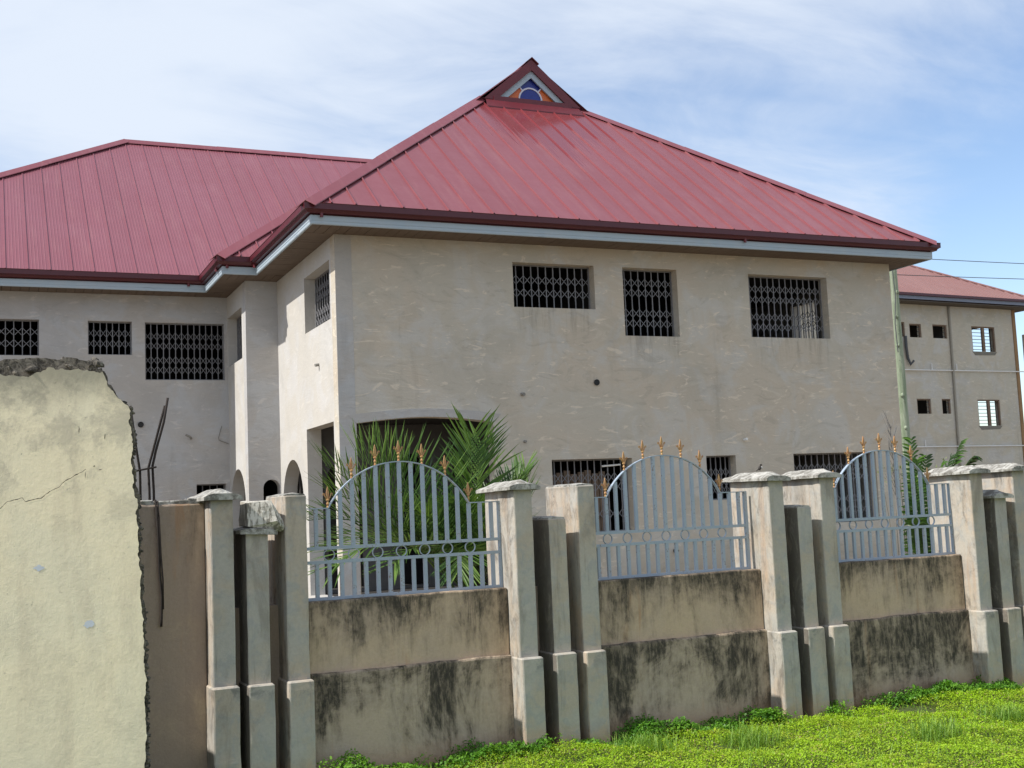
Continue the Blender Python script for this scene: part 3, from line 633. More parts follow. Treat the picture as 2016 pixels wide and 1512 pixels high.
for sg in (-1, 1):
    pts = [(cx0 + sg * (R_ + .01) * math.cos(a), pb + .02 + (R_ + .01) * math.sin(a)) for a in [math.radians(x) for x in range(0, 49, 8)]]
    e = (cx0 + sg * (R_ + .15) * math.cos(math.radians(48)), pb + .02 + (R_ + .15) * math.sin(math.radians(48)))
    ol = [(XM + sg * (pw + .1), pb)] + [e] + pts[::-1]
    b = MB().add([(x, yp + .008, z) for x, z in ol], [tuple(range(len(ol)))]); build('orange_pane', b, orange, g)
pts = arcpts(R_, 18); build('blue_pane', MB().add([(x, yp + .004, z) for x, z in pts], [tuple(range(len(pts)))]), blue, g)

# ------------------------------------------------------------------ boundary wall (frame: u along, v away from the street)
PHI = 0.02579252
FO = Vector((3.38, 7.288, 0))
fence = thing('boundary_wall', FO, 'weathered low cement boundary wall with black mould streaks and clusters of three slim pillars', 'wall', rot=PHI, local=True)
def fpart(name, mb, mat, parent=fence, **k): return fix_normals(build(name, mb, mat, parent, **k))
A_ = [-4.20, -2.145, -0.150, 1.935, 3.945, 6.0]          # left edge of each cluster's first pillar shaft
def cap(u0, u1, v0, v1, z, seed, h=0.050, ov=0.044, thick=0.020, tilt=(0, 0)):
    n = 8; mb = MB(); a0, a1, b0, b1 = u0 - ov, u1 + ov, v0 - ov, v1 + ov; r = random.Random(seed)
    def pt(i, j, top):
        a, b = a0 + (a1 - a0) * i / n, b0 + (b1 - b0) * j / n
        w = noise.noise_vector(Vector((a * 9 + seed, b * 9, seed)))
        e = min(1 - abs(2 * i / n - 1), (1 - abs(2 * j / n - 1)) * 3.2 + .35); ed = 1 if (i in (0, n) or j in (0, n)) else .25
        if i in (0, n): e = 0
        zz_ = z + (thick + h * min(1, e * 1.05) if top else 0) + w.z * .0025 + tilt[0] * (a - u0) + tilt[1] * (b - v0)
        return (a + w.x * .010 * ed, b + w.y * .010 * ed, zz_)
    vs = [pt(i, j, True) for j in range(n + 1) for i in range(n + 1)] + [pt(i, j, False) for j in range(n + 1) for i in range(n + 1)]
    m = n + 1; k2 = m * m; fs = []
    for j in range(n):
        for i in range(n):
            a = j * m + i; fs.append((a, a + 1, a + m + 1, a + m)); fs.append((k2 + a, k2 + a + m, k2 + a + m + 1, k2 + a + 1))
    for i in range(n):
        fs += [(i, k2 + i, k2 + i + 1, i + 1), (n * m + i + 1, k2 + n * m + i + 1, k2 + n * m + i, n * m + i), (i * m + m, k2 + i * m + m, k2 + i * m, i * m), (i * m + n, k2 + i * m + n, k2 + i * m + m + n, i * m + m + n)]
    return mb.add(vs, fs)
k = NT('cap_cement'); f2 = k.noise(14, 7, 0.75, 0.7); fine = k.noise(70, 4, 0.7); bg_ = k.noise(4, 4, 0.6)
c = k.mix(k.ramp(f2, 0.40, 0.62), (0.15, 0.14, 0.12), (0.42, 0.41, 0.37)); c = k.mix(k.ramp(bg_, 0.5, 0.7, 0, .5), c, (0.50, 0.48, 0.44)); k.bump(k.math('ADD', f2, k.math('MULTIPLY', fine, .5)), 0.5, .006)
M['cap_cement'] = k.done(c, 0.95)
V0, V1 = 0.05, 0.53
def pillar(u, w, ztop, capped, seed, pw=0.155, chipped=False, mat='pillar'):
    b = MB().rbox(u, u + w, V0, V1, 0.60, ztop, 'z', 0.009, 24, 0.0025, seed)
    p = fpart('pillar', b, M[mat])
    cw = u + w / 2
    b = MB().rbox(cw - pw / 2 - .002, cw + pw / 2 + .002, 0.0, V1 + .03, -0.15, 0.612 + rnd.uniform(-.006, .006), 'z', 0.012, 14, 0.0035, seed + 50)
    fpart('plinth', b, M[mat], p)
    if capped: fpart('cap', cap(u, u + w, V0, V1, ztop - .004, seed, tilt=(rnd.uniform(-.03, .03), rnd.uniform(-.02, .02))), M['cap_cement'], p)
    elif chipped: fpart('broken_top', cap(u + .006, u + w - .006, V0 + .006, V1 - .006, ztop - .006, seed, h=.012, ov=0.0, thick=.012), M['cap_cement'], p)
    return p
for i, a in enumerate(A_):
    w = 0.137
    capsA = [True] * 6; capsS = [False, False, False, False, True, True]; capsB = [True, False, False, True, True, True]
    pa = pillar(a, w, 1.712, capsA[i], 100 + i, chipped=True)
    pillar(a + 0.252 - (0.045 if i == 1 else 0), w - .005 + (.006 if i == 1 else 0), 1.505, capsS[i], 200 + i, chipped=True, mat='pillar_dark')  # middle pillar: mould and gap shade painted together on its left face
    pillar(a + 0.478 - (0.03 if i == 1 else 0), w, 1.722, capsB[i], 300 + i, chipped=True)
fpart('cap', cap(-2.145 + .195, -2.145 + .36, V0, V1 - .1, 1.500, 77, h=.03, ov=.03, thick=.022, tilt=(-.06, .0)), M['cap_cement'], label='thin broken slab')
# wall runs
for i in range(5):
    ul, ur = A_[i] + 0.478 + 0.137, A_[i + 1]
    if i == 0:
        b = MB().rbox(ul, ur - .002, 0.205, 0.36, -0.15, 1.70, 'x', 0.012, 22, 0.007, 5); fpart('tall_panel', b, M['brown'], label='taller brown unpainted run with a broken top'); 
        b = MB()
        for q in range(26):
            uu = ul + (ur - ul) * q / 25; s_ = .018 + .03 * abs(noise.noise(Vector((uu * 7, 1, 2)))); b.rbox(uu - .035, uu + .035, .215, .35, 1.67, 1.70 + s_, 'z', .008, 2, .012, q)
        fpart('broken_edge', b, M['cap_cement']); continue
    b = MB().rbox(ul + .002, ur - .002, 0.200, 0.36, 0.60, 1.058, 'x', 0.010, 22, 0.005, i); fpart('upper_panel', b, M['upper'])
    b = MB().rbox(ul + .002, ur - .002, 0.162, 0.38, -0.15, 0.618, 'x', 0.014, 22, 0.008, i + 20); fpart('lower_panel', b, M['lower'])
for i in range(6):      # low wall carried through behind the slim pillars
    a = A_[i]; b = MB()
    b.box(a + .14, a + .25, .26, .40, -.1, 1.05); b.box(a + .39, a + .475, .26, .40, -.1, 1.05)
    fpart('low_panel', b, M['brown'])
# loose tilted cap block leaning between two pillars
blk = thing('cap_block', (0, 0, 0), 'broken pale cement cap block tilted on edge on top of the short left pillar', 'concrete block', local=True)
import bmesh
bm = bmesh.new()
for p in ((-1.925, .06, 1.685), (-1.775, .05, 1.695), (-1.752, .02, 1.570), (-1.925, .03, 1.545), (-1.672, .08, 1.520), (-1.690, .08, 1.502), (-1.735, .07, 1.62), (-1.92, .26, 1.70), (-1.77, .30, 1.70), (-1.67, .30, 1.53), (-1.69, .30, 1.51), (-1.92, .30, 1.55)): bm.verts.new(p)
bmesh.ops.convex_hull(bm, input=bm.verts); bmesh.ops.dissolve_limit(bm, angle_limit=.05, verts=bm.verts, edges=bm.edges)
bmesh.ops.triangulate(bm, faces=bm.faces); bmesh.ops.subdivide_edges(bm, edges=bm.edges, cuts=3, use_grid_fill=True)
for v in bm.verts: v.co += noise.noise_vector(v.co * 22) * .006 + noise.noise_vector(v.co * 60) * .003
b = MB(); bm.verts.index_update(); b.v = [tuple(v.co) for v in bm.verts]; b.f = [tuple(v.index for v in f.verts) for f in bm.faces]; bm.free()
blk.location = Matrix.Translation(FO) @ Matrix.Rotation(PHI, 4, 'Z') @ Vector((-1.80, .15, 1.51)); blk.rotation_euler = (0, 0, PHI); OFF[blk] = Vector((-1.80, .15, 1.51))
k = NT('pale_cement'); f1 = k.noise(1, 7, .7, .4, k.map(scale=(40, 40, 5))); f2 = k.noise(30, 6, .75)
c = k.mix(k.ramp(f1, .46, .58), (.56, .53, .46), (.20, .185, .15)); c = k.mix(k.ramp(f2, .55, .7, 0, .6), c, (.66, .63, .56)); k.bump(f2, .8, .006)
fix_normals(build('slab', b, k.done(c, .95), blk))

# ------------------------------------------------------------------ steel railing panels
FB = (0.012, 0.010)
def fleur(z0, s=1.0):
    mb = MB()
    mb.lathe([(.010 * s, z0), (.011 * s, z0 + .006), (.006 * s, z0 + .012), (.010 * s, z0 + .020), (.012 * s, z0 + .027), (.007 * s, z0 + .034), (.006 * s, z0 + .042), (.014 * s, z0 + .047), (.014 * s, z0 + .053), (.006 * s, z0 + .058)], n=8)
    prof = [(.004, .055), (.006, .066), (.010, .080), (.0115, .094), (.007, .112), (.003, .126), (0.0, .136)]
    o = [(x * s, z0 + z) for x, z in prof] + [(-x * s, z0 + z) for x, z in prof[-2::-1]]
    n = len(o); mb.add([(x, -.006 * s, z) for x, z in o] + [(x, .006 * s, z) for x, z in o], [tuple(range(n)), tuple(range(2 * n - 1, n - 1, -1))] + [(i, (i + 1) % n, n + (i + 1) % n, n + i) for i in range(n)])
    for sg in (-1, 1):
        pth = [(sg * x * s, 0, z0 + z) for x, z in ((.004, .056), (.013, .062), (.022, .076), (.027, .090), (.034, .094), (.038, .086), (.034, .079))]
        mb.tube(pth, .0050 * s, 6, .0038 * s)
    return mb
def make_railing():
    root = thing('railing', (0, 0, 0), None, None, local=True)
    def p(n, mb, mat='steel', **k): return fix_normals(build(n, mb, M[mat], root, **k))
    ZB, Z2, Z1, ZF, ZA, SPC = 1.066, 1.296, 1.384, 1.636, 1.925, 0.0815
    for z, n in ((ZB, 'bottom_rail'), (Z2, 'rail'), (Z1, 'rail')): p(n, MB().box(-.70, .70, -.012, .012, z - .010, z + .010))
    for sg in (-1, 1): p('post', MB().box(sg * .712 - .012, sg * .712 + .012, -.012, .012, ZB - .012, ZF + .004))
    hwd = 6 * SPC; h = ZA - ZF; R = (hwd ** 2 + h ** 2) / (2 * h); zc = ZA - R; a0 = math.asin(hwd / R)
    b = MB(); n = 26
    b.v = []
    for i in range(n + 1):
        a = -a0 + 2 * a0 * i / n
        for rr, yy in ((R - .0035, -.013), (R + .0035, -.013), (R + .0035, .013), (R - .0035, .013)): b.v.append((rr * math.sin(a), yy, zc + rr * math.cos(a)))
    b.f = [(i * 4 + j, i * 4 + (j + 1) % 4, i * 4 + 4 + (j + 1) % 4, i * 4 + 4 + j) for i in range(n) for j in range(4)] + [(0, 1, 2, 3), (n * 4 + 3, n * 4 + 2, n * 4 + 1, n * 4)]
    p('arched_top', b)
    for sg in (-1, 1): p('top_strip', MB().box(min(sg * hwd, sg * .70), max(sg * hwd, sg * .70), -.012, .012, ZF - .003, ZF + .004))
    lowp = None
    for kx_ in range(-8, 9):
        x = kx_ * SPC
        zt_ = zc + math.sqrt(R * R - x * x) - .004 if abs(kx_) <= 6 else ZF - .003
        p('upper_bar', MB().box(x - FB[0], x + FB[0], -FB[1], FB[1], Z1 + .010, zt_))
        if lowp is None: lowp = p('lower_bar', MB().box(x - FB[0], x + FB[0], -FB[1], FB[1], ZB + .010, Z2 - .010)); xl = x
        else:
            q = lowp.copy(); COL.objects.link(q); q.parent = root; q.location = lowp.location + Vector((x - xl, 0, 0))
    ring = None
    for kx_ in range(-6, 7, 2):
        x = kx_ * SPC; n = 20; pr = [(x + .035 * math.cos(2 * math.pi * i / n), 0, (Z1 + Z2) / 2 + .035 * math.sin(2 * math.pi * i / n)) for i in range(n)]
        b = MB()
        for i in range(n):
            a = 2 * math.pi * i / n
            for rr, yy in ((.0335, -.007), (.0375, -.007), (.0375, .007), (.0335, .007)): b.v.append((x + rr * math.cos(a), yy, (Z1 + Z2) / 2 + rr * math.sin(a)))
        b.f = [(i * 4 + j, i * 4 + (j + 1) % 4, ((i + 1) % n) * 4 + (j + 1) % 4, ((i + 1) % n) * 4 + j) for i in range(n) for j in range(4)]
        p('ring', b)
        zt_ = zc + math.sqrt(R * R - x * x) + .003
        f = fleur(0, .84); f.v = [(vx + x, vy, vz + zt_) for vx, vy, vz in f.v]; p('finial', f, 'gold', label='copper coloured fleur-de-lis')
    return root
RL = ['blue grey steel railing panel nearest the broken yellow wall, palm fronds behind it', 'middle blue grey steel railing panel, in front of the plain lower house wall', 'rightmost blue grey steel railing panel, with green leafy plant behind its right half']
r0 = make_railing()
for i, u in enumerate((-0.866, 1.175, 3.236)):
    o = r0 if i == 0 else copy_tree(r0)
    o.location = Matrix.Translation(FO) @ Matrix.Rotation(PHI, 4, 'Z') @ Vector((u, 0.285, 0)); o.rotation_euler = (0, 0, PHI)
    props(o, RL[i], 'railing', 'arched steel railing panels on the boundary wall')

# small bird on the second cluster's cap
def toW(u, v, z): return Matrix.Translation(FO) @ Matrix.Rotation(PHI, 4, 'Z') @ Vector((u, v, z))
bird = thing('bird', toW(2.02, .25, 1.79), 'tiny dark bird with a pale breast perched on a pillar cap', 'bird', local=True)
dk = simple('dark_feather', (0.05, 0.045, 0.04), .8, 0, .2); pale = simple('pale_feather', (0.55, 0.53, 0.5), .8, 0, .2)
def ellip(c, r, n=10, m=7, tilt=0.0):
    mb = MB(); ct, st_ = math.cos(tilt), math.sin(tilt)
    for j in range(m + 1):
        th = math.pi * j / m
        for i in range(n):
            ph_ = 2 * math.pi * i / n; x, y, z = r[0] * math.sin(th) * math.cos(ph_), r[1] * math.sin(th) * math.sin(ph_), r[2] * math.cos(th)
            mb.v.append((c[0] + x * ct - z * st_, c[1] + y, c[2] + x * st_ + z * ct))
    mb.f = [(j * n + i, j * n + (i + 1) % n, (j + 1) * n + (i + 1) % n, (j + 1) * n + i) for j in range(m) for i in range(n)]
    return mb
b = ellip((0, 0, .022), (.022, .012, .013), tilt=.9); e = ellip((.010, 0, .044), (.009, .008, .008)); b.add(e.v, e.f); b.add([(.018, -.002, .045), (.018, .002, .045), (.028, 0, .043), (.018, 0, .048)], [(0, 1, 2), (0, 2, 3), (1, 3, 2)])
b.tube([(-.012, 0, .012), (-.034, 0, -.002)], .005, 6, .003); b.tube([(0, -.004, .012), (.002, -.004, 0)], .0012, 4); b.tube([(0, .004, .012), (.002, .004, 0)], .0012, 4)
build('body', b, dk, bird, smooth=True); build('breast', ellip((.011, -.002, .025), (.010, .010, .013), tilt=.9), pale, bird, smooth=True)

# ------------------------------------------------------------------ yellow broken wall, left foreground
FR = Matrix.Translation(FO) @ Matrix.Rotation(PHI, 4, 'Z')
yw = thing('broken_wall', FR @ Vector((-2.6, -.5, 0)), 'tall pale yellow wall with a ragged broken right edge and bare rubble along its top', 'wall', rot=PHI - 0.13, local=True)
OFF[yw] = Vector((-2.6, -.5, 0))
def yparts():
    EP = [(-2.880, 2.418), (-2.808, 2.407), (-2.785, 2.345), (-2.713, 2.249), (-2.674, 2.207), (-2.672, 2.111), (-2.660, 2.084), (-2.657, 2.002), (-2.668, 1.934), (-2.655, 1.852), (-2.659, 1.784), (-2.638, 1.715), (-2.645, 1.648), (-2.636, 1.553), (-2.640, 1.432), (-2.624, 1.323), (-2.629, 1.19), (-2.612, 1.082), (-2.613, 0.923), (-2.607, 0.763), (-2.606, 0.553), (-2.609, 0.313), (-2.61, -.15)]
    TP = [(-5.5, 2.36), (-4.6, 2.42), (-4.0, 2.39), (-3.7, 2.41), (-3.5, 2.38), (-3.317, 2.40), (-3.17, 2.388), (-3.083, 2.432), (-2.995, 2.425)]
    def rough(pts, amp, st, seed):
        o = []
        for (a, b), (c, d) in zip(pts[:-1], pts[1:]):
            L = math.hypot(c - a, d - b); n = max(1, int(L / st))
            for i in range(n):
                t = i / n; x, y = a + (c - a) * t, b + (d - b) * t; w = noise.noise_vector(Vector((x * 23, y * 23, seed))) * amp + noise.noise_vector(Vector((x * 70, y * 70, seed))) * amp * .6
                o.append((x + w.x, y + w.y))
        return o
    ol = rough(TP + EP, .011, .012, 1.0) + [(-2.61, -.15), (-5.5, -.15)]
    def slab(ol, y0, y1):
        return wall_mesh('y', y0, y1 - y0, [(float(a), float(b)) for a, b in ol], [])
    k = NT('pale_yellow_paint'); x, y, z = k.xyz()
    big = k.noise(1.5, 5, .6, .5); mid = k.noise(3.6, 9, .74, .15); fine = k.noise(45, 5, .75); st = k.noise(1, 7, .7, .3, k.map(scale=(6, 6, 1.1), loc=(1, 0, 0)))
    c = k.mix(k.ramp(big, .38, .62), (.92, .81, .56), (.86, .78, .56)); c = k.mix(k.ramp(st, .50, .72, 0, .45), c, (.62, .53, .38))
    c = k.mix(k.math('MULTIPLY', k.ramp(mid, .47, .62, 0, .7), k.ramp(z, 1.3, 2.2, .35, 1)), c, (.50, .45, .34))
    c = k.mix(k.ramp(k.noise(22, 6, .8, .4), .60, .72, 0, .6), c, (.24, .24, .19)); c = k.mix(k.ramp(fine, .3, .8, 0, .2), c, (.55, .51, .36))
    tm = k.ramp(k.math('ADD', z, k.math('MULTIPLY', mid, .22)), 2.30, 2.52, 0, .7); c = k.mix(tm, c, (.20, .19, .15))
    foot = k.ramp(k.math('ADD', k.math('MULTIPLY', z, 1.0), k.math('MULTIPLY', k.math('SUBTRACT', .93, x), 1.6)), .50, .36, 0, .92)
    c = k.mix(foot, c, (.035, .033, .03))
    k.bump(k.math('ADD', mid, k.math('MULTIPLY', fine, .3)), .35, .012); ymat = k.done(c, .9)
    k = NT('broken_mortar'); f1 = k.noise(13, 8, .78, 1.2); f2 = k.noise(40, 6, .75)
    c = k.mix(k.ramp(f1, .42, .60), (.055, .05, .042), (.24, .215, .175)); c = k.mix(k.ramp(f2, .5, .7, 0, .5), c, (.36, .33, .27)); k.bump(k.math('ADD', f1, k.math('MULTIPLY', f2, .4)), 1.0, .03); mort = k.done(c, .97)
    fix_normals(build('painted_render', slab(ol, -.5, -.478), ymat, yw))
    TC = [(-5.5, 2.44), (-4.6, 2.50), (-4.0, 2.47), (-3.6, 2.48), (-3.317, 2.479), (-3.17, 2.492), (-3.02, 2.486), (-2.906, 2.480), (-2.867, 2.448), (-2.803, 2.410), (-2.775, 2.345)]
    EC = [(a + .014, b) for a, b in EP[3:]]
    oc = rough(TC + EC, .014, .016, 4.0) + [(-2.60, -.15), (-5.5, -.15)]
    fix_normals(build('core', slab(oc, -.4775, -.36), mort, yw, label='rough grey mortar core'))
    # lumps of mortar along the exposed top and the broken edge
    b = MB(); r = random.Random(3)
    def lump(u, v, z, s):
        e = ellip((0, 0, 0), (s, s * r.uniform(.6, 1), s * r.uniform(.5, .8)), 7, 5, r.uniform(-1, 1)); sd_ = r.random() * 90
        e.v = [tuple(Vector(p) * (1 + .55 * noise.noise(Vector(p) * (1.2 / s) + Vector((sd_, 0, 0)))) + Vector((u, v, z))) for p in e.v]; b.add(e.v, e.f)
    for i in range(260):
        u = -2.83 - r.random() ** 1.1 * 2.4; top = 2.475; lump(u, -.480 + r.uniform(0, .09), top - r.uniform(.0, .075), r.uniform(.012, .034))
    for i in range(190):
        t = r.random(); z = 2.25 * (1 - t) + .2 * t
        e = min(EP, key=lambda p: abs(p[1] - z)); lump(e[0] + r.uniform(-.004, .016), -.49 + r.uniform(0, .10), z, r.uniform(.006, .018))
    build('mortar_lumps', b, mort, yw, kind='stuff', smooth=False)
    # crack, scratches, flaked patches
    cr_ = [(-3.40, 1.66), (-3.316, 1.701), (-3.287, 1.731), (-3.229, 1.747), (-3.212, 1.750), (-3.195, 1.727), (-3.160, 1.738), (-3.117, 1.745), (-3.072, 1.781), (-3.03, 1.803), (-2.997, 1.834), (-2.95, 1.858), (-2.891, 1.893)]
    b = MB(); rr = rough(cr_, .004, .006, 8.0)
    for (a, z), (c_, d) in zip(rr[:-1], rr[1:]):
        w = .0016 * (.5 + abs(noise.noise(Vector((a * 40, z * 40, 5)))) * 2.2)
        b.add([(a, -.5012, z - w), (c_, -.5012, d - w), (c_, -.5012, d + w), (a, -.5012, z + w)], [(0, 1, 2, 3)])
    build('crack', b, simple('crack_dark', (.09, .08, .06), .95, 0, .1), yw)
    b = MB()
    for (u, z, w, h) in ((-2.855, 1.905, .006, .004), (-2.825, 1.885, .010, .0025), (-2.90, 1.86, .002, .02), (-2.80, 2.06, .003, .018), (-2.93, 2.10, .0025, .02)):
        b.add([(u - w, -.5012, z - h * .3), (u, -.5012, z - h), (u + w, -.5012, z + h * .3), (u, -.5012, z + h)], [(0, 1, 2, 3)])
    build('gouges', b, simple('gouge_dark', (.11, .10, .08), .95, 0, .1), yw)
    for (u, z, s) in ((-3.13, 1.381, .030), (-2.883, 1.077, .034), (-3.36, 1.22, .02)):
        n = 16; pts = [(u + s * (.75 + .9 * noise.noise(Vector((i * 2.3, u, z)))) * math.cos(2 * math.pi * i / n), z + s * .8 * (.7 + .5 * noise.noise(Vector((i * 1.3, z, u)))) * math.sin(2 * math.pi * i / n)) for i in range(n)]
        b = MB().add([(a, -.5010, c_) for a, c_ in pts], [tuple(range(n))]); build('flaked_patch', b, simple('bare_undercoat', (.62, .66, .70), .85), yw)
yparts()

# ------------------------------------------------------------------ reinforcement bars
rb = thing('rebar_cage', FR @ Vector((-2.47, .30, 1.70)), 'rusty steel starter bars with a stirrup sticking up from the brown wall', 'rebar', rot=PHI, local=True)
OFF[rb] = Vector((-2.47, .30, 1.70))
for pth in ([(-2.432, .28, 1.60), (-2.434, .28, 1.78), (-2.440, .28, 1.93), (-2.42, .28, 2.02), (-2.37, .28, 2.20), (-2.345, .28, 2.345)], [(-2.452, .31, 1.60), (-2.455, .31, 1.78), (-2.460, .31, 1.92), (-2.43, .31, 2.03), (-2.385, .31, 2.20), (-2.358, .31, 2.30)], [(-2.51, .28, 1.60), (-2.513, .28, 1.90), (-2.535, .28, 2.05), (-2.56, .28, 2.25)]):
    b = MB(); b.tube(pth, .0078, 7)
    build('bar', b, M['rebar'], rb, smooth=True)
build('stirrup', MB().tube([(-2.535, .27, 1.905), (-2.42, .27, 1.925), (-2.42, .32, 1.925), (-2.535, .32, 1.905), (-2.535, .27, 1.905)], .006, 6), M['rebar'], rb)
rd = thing('hanging_rod', FR @ Vector((-2.43, .19, 1.70)), 'dark bent steel rod hanging down the face of the brown wall', 'rod', rot=PHI, local=True)
OFF[rd] = Vector((-2.43, .19, 1.70))
build('rod', MB().tube([(-2.432, .30, 1.715), (-2.436, .21, 1.722), (-2.435, .188, 1.68), (-2.424, .186, 1.50), (-2.420, .186, 1.30), (-2.408, .187, 1.15), (-2.412, .188, 1.02), (-2.414, .188, .98)], .0075, 8), M['rebar'], rd, smooth=True)
build('second_rod', MB().tube([(-2.428, .30, 1.70), (-2.424, .20, 1.715), (-2.420, .183, 1.62), (-2.412, .182, 1.40), (-2.402, .182, 1.25), (-2.402, .184, 1.08)], .005, 8), M['rebar'], rd, smooth=True)

# ------------------------------------------------------------------ palms and plants
def frond(base, tip, sag, nl, ll, spread=0.75, upv=0.35, w=0.018, seed=0, start=0.18, stem=0.012, tipfan=0.4, curl=0.12, roll=0.0):
    r = random.Random(seed); A, B = Vector(base), Vector(tip); mid = (A + B) / 2 + Vector((0, 0, sag))
    pt = lambda t: (1 - t) ** 2 * A + 2 * t * (1 - t) * mid + t * t * B
    mb = MB(); pth = [pt(i / 12) for i in range(13)]; mb.tube(pth, stem, 5, stem * .25)
    for i in range(nl):
        t = start + (1 - start) * (i // 2 + .5) / (nl / 2); p = pt(min(1, t)); tg = (pt(min(1.0, t + .02)) - pt(t - .02)).normalized()
        sd_ = tg.cross(Vector((0, 0, 1)))
        if sd_.length < .2: sd_ = Vector((1, 0, 0)) - tg * tg.x
        sd_.normalize(); un = sd_.cross(tg).normalized(); sg = 1 if i % 2 else -1
        if roll: q_ = Matrix.Rotation(roll, 3, tg); sd_ = q_ @ sd_; un = q_ @ un
        f_ = max(0, (t - .1)); along = .35 + tipfan * t
        d = (tg * (along + r.uniform(-.08, .08)) + sd_ * sg * (spread * (1.05 - .55 * t) + r.uniform(-.08, .08)) + un * (upv + r.uniform(-.12, .12))).normalized()
        L = ll * (0.55 + 0.75 * math.sin(math.pi * min(1, .18 + t * .72))) * .8 * r.uniform(.88, 1.08)
        nrm = (un - d * un.dot(d)).normalized(); wd = d.cross(nrm).normalized()
        prev = None; ns = 4; cl = curl * r.uniform(.3, 1.6)
        vs = []
        for s_ in range(ns + 1):
            q = s_ / ns; c_ = p + d * L * q + Vector((0, 0, -1)) * L * cl * q * q; ww = w * (math.sin(math.pi * min(1, .12 + q * .88)) ** .7 if s_ < ns else .03)
            vs += [c_ + wd * ww * .5, c_ - nrm * ww * .22, c_ - wd * ww * .5]
        fs = []
        for s_ in range(ns): a = s_ * 3; fs += [(a, a + 3, a + 4, a + 1), (a + 1, a + 4, a + 5, a + 2)]
        mb.add(vs, fs)
    return mb
palm_m = leaf_mat('palm_leaf', (0.075, 0.155, 0.035), (0.17, 0.27, 0.06), .32, 1.5, (0.05, 0.11, 0.03), .38)
trunk_m = simple('palm_fibre', (0.06, 0.045, 0.03), .95, 0, .2, .7, 30, .8)
palm = thing('palm', (4.15, 10.55, 0), 'bushy young palm with long stiff fronds rising behind the first railing panel', 'palm tree')
PB = Vector((4.15, 10.55, 0.75))
FRN = [ # tip, sag, leaflet length, upv
 ((2.78, 10.3, 1.78), .42, .50, .5), ((2.72, 10.2, 2.02), .30, .50, .45), ((2.85, 10.6, 1.30), .55, .48, .3), ((3.25, 10.0, 1.15), .6, .45, .2),
 ((3.30, 10.6, 2.05), .35, .66, .85), ((3.12, 10.6, 2.12), .35, .6, .7), 
 ((4.22, 10.5, 2.28), .10, .62, .2), ((4.40, 10.7, 2.20), .12, .55, .25), 
 ((3.9, 10.0, 1.62), .3, .42, .2), ((3.55, 10.1, 1.55), .45, .5, .3), ((4.78, 10.6, 1.84), .25, .46, .35), ((4.92, 10.8, 1.80), .25, .44, .4), ((4.6, 10.1, 1.35), .35, .40, .2),
 ((4.3, 9.9, 1.2), .5, .45, .2), ((3.8, 9.9, 1.05), .6, .45, .1), ((3.5, 10.4, 1.35), .5, .5, .3), ((4.05, 10.2, 1.5), .35, .5, .3), ((4.55, 10.5, 1.0), .4, .4, .1),
 ((4.98, 10.9, 1.66), .32, .44, .5), ((4.85, 10.7, 1.95), .15, .42, .3), ((2.6, 10.4, 1.55), .5, .5, .35), ((2.75, 10.1, 1.15), .65, .5, .2)]
for i, (tip, sag, ll, uv_) in enumerate(FRN):
    build('frond', frond(PB + Vector((rnd.uniform(-.06, .06), rnd.uniform(-.06, .06), rnd.uniform(-.1, .1))), tip, sag, 64, ll * 1.08, seed=i, upv=uv_, w=.019, roll=rnd.uniform(-.4, .4)), palm_m, palm)
dead = leaf_mat('dead_palm_leaf', (.20, .13, .06), (.33, .24, .12), .15)
for i, tip in enumerate(((3.45, 10.3, .62), (4.75, 10.4, .60), (3.85, 9.9, .45))): build('frond', frond(PB + Vector((0, 0, -.1)), tip, .25, 44, .42, seed=90 + i, upv=-.1, w=.018, curl=.5), dead, palm, label='dry brown drooping frond')
b = MB(); b.tube([(4.15, 10.55, -.05), (4.16, 10.55, .4), (4.2, 10.56, .8), (4.26, 10.58, 1.45)], .17, 10, .06)
for i in range(46):
    a = rnd.uniform(0, 6.28); z = rnd.uniform(.1, 1.5); r_ = .15 - .06 * z / 1.2; x, y = 4.17 + r_ * math.cos(a), 10.56 + r_ * math.sin(a); b.tube([(x, y, z), (x + .07 * math.cos(a), y + .07 * math.sin(a), z + .17)], .012, 5, .004)
build('trunk', b, trunk_m, palm)

fern_m = leaf_mat('feather_leaf', (0.045, 0.12, 0.02), (0.11, 0.22, 0.035), .3, 2.0, (0.03, 0.07, .015), .4)
def featherplant(root, tips, ll, nl, label, seed=0):
    t = thing('leafy_plant', root, label, 'plant')
    for i, (tip, sag) in enumerate(tips):
        build('leaf', frond(Vector(root) + Vector((rnd.uniform(-.04, .04), 0, rnd.uniform(.05, .3))), tip, sag, nl, ll, spread=1.0, upv=-.15, w=.03, seed=seed + i, start=.3, stem=.008, curl=.30, tipfan=.1), fern_m, t)
    b = MB()
    for i in range(5): b.tube([(root[0] + .02 * i, root[1], -.05), (root[0] + .03 * i - .03, root[1] + .03 * (i % 2), .75)], .02, 6, .012)
    build('stem', b, trunk_m, t)
featherplant((10.05, 11.1, 0.3), [((9.98, 11.0, 2.20), .15), ((10.18, 11.0, 1.98), .25), ((10.32, 10.9, 1.90), .3), ((9.9, 10.9, 1.75), .2), ((10.3, 11.0, 1.55), .3), ((10.0, 10.8, 1.35), .25), ((10.4, 10.9, 1.4), .2), ((9.8, 10.8, 1.25), .1), ((10.15, 10.7, 1.05), .25), ((10.3, 10.7, 1.2), .25), ((9.95, 10.9, 1.95), .2)], .22, 48, 'dark green leafy plant behind the right half of the rightmost railing', 40)
featherplant((10.5, 11.3, 0.9), [((10.84, 11.1, 2.16), .25), ((10.75, 11.2, 1.98), .2), ((10.45, 11.2, 1.75), .2)], .22, 40, 'single arching feathery leaf rising above the capped pillar near the rear building', 60)
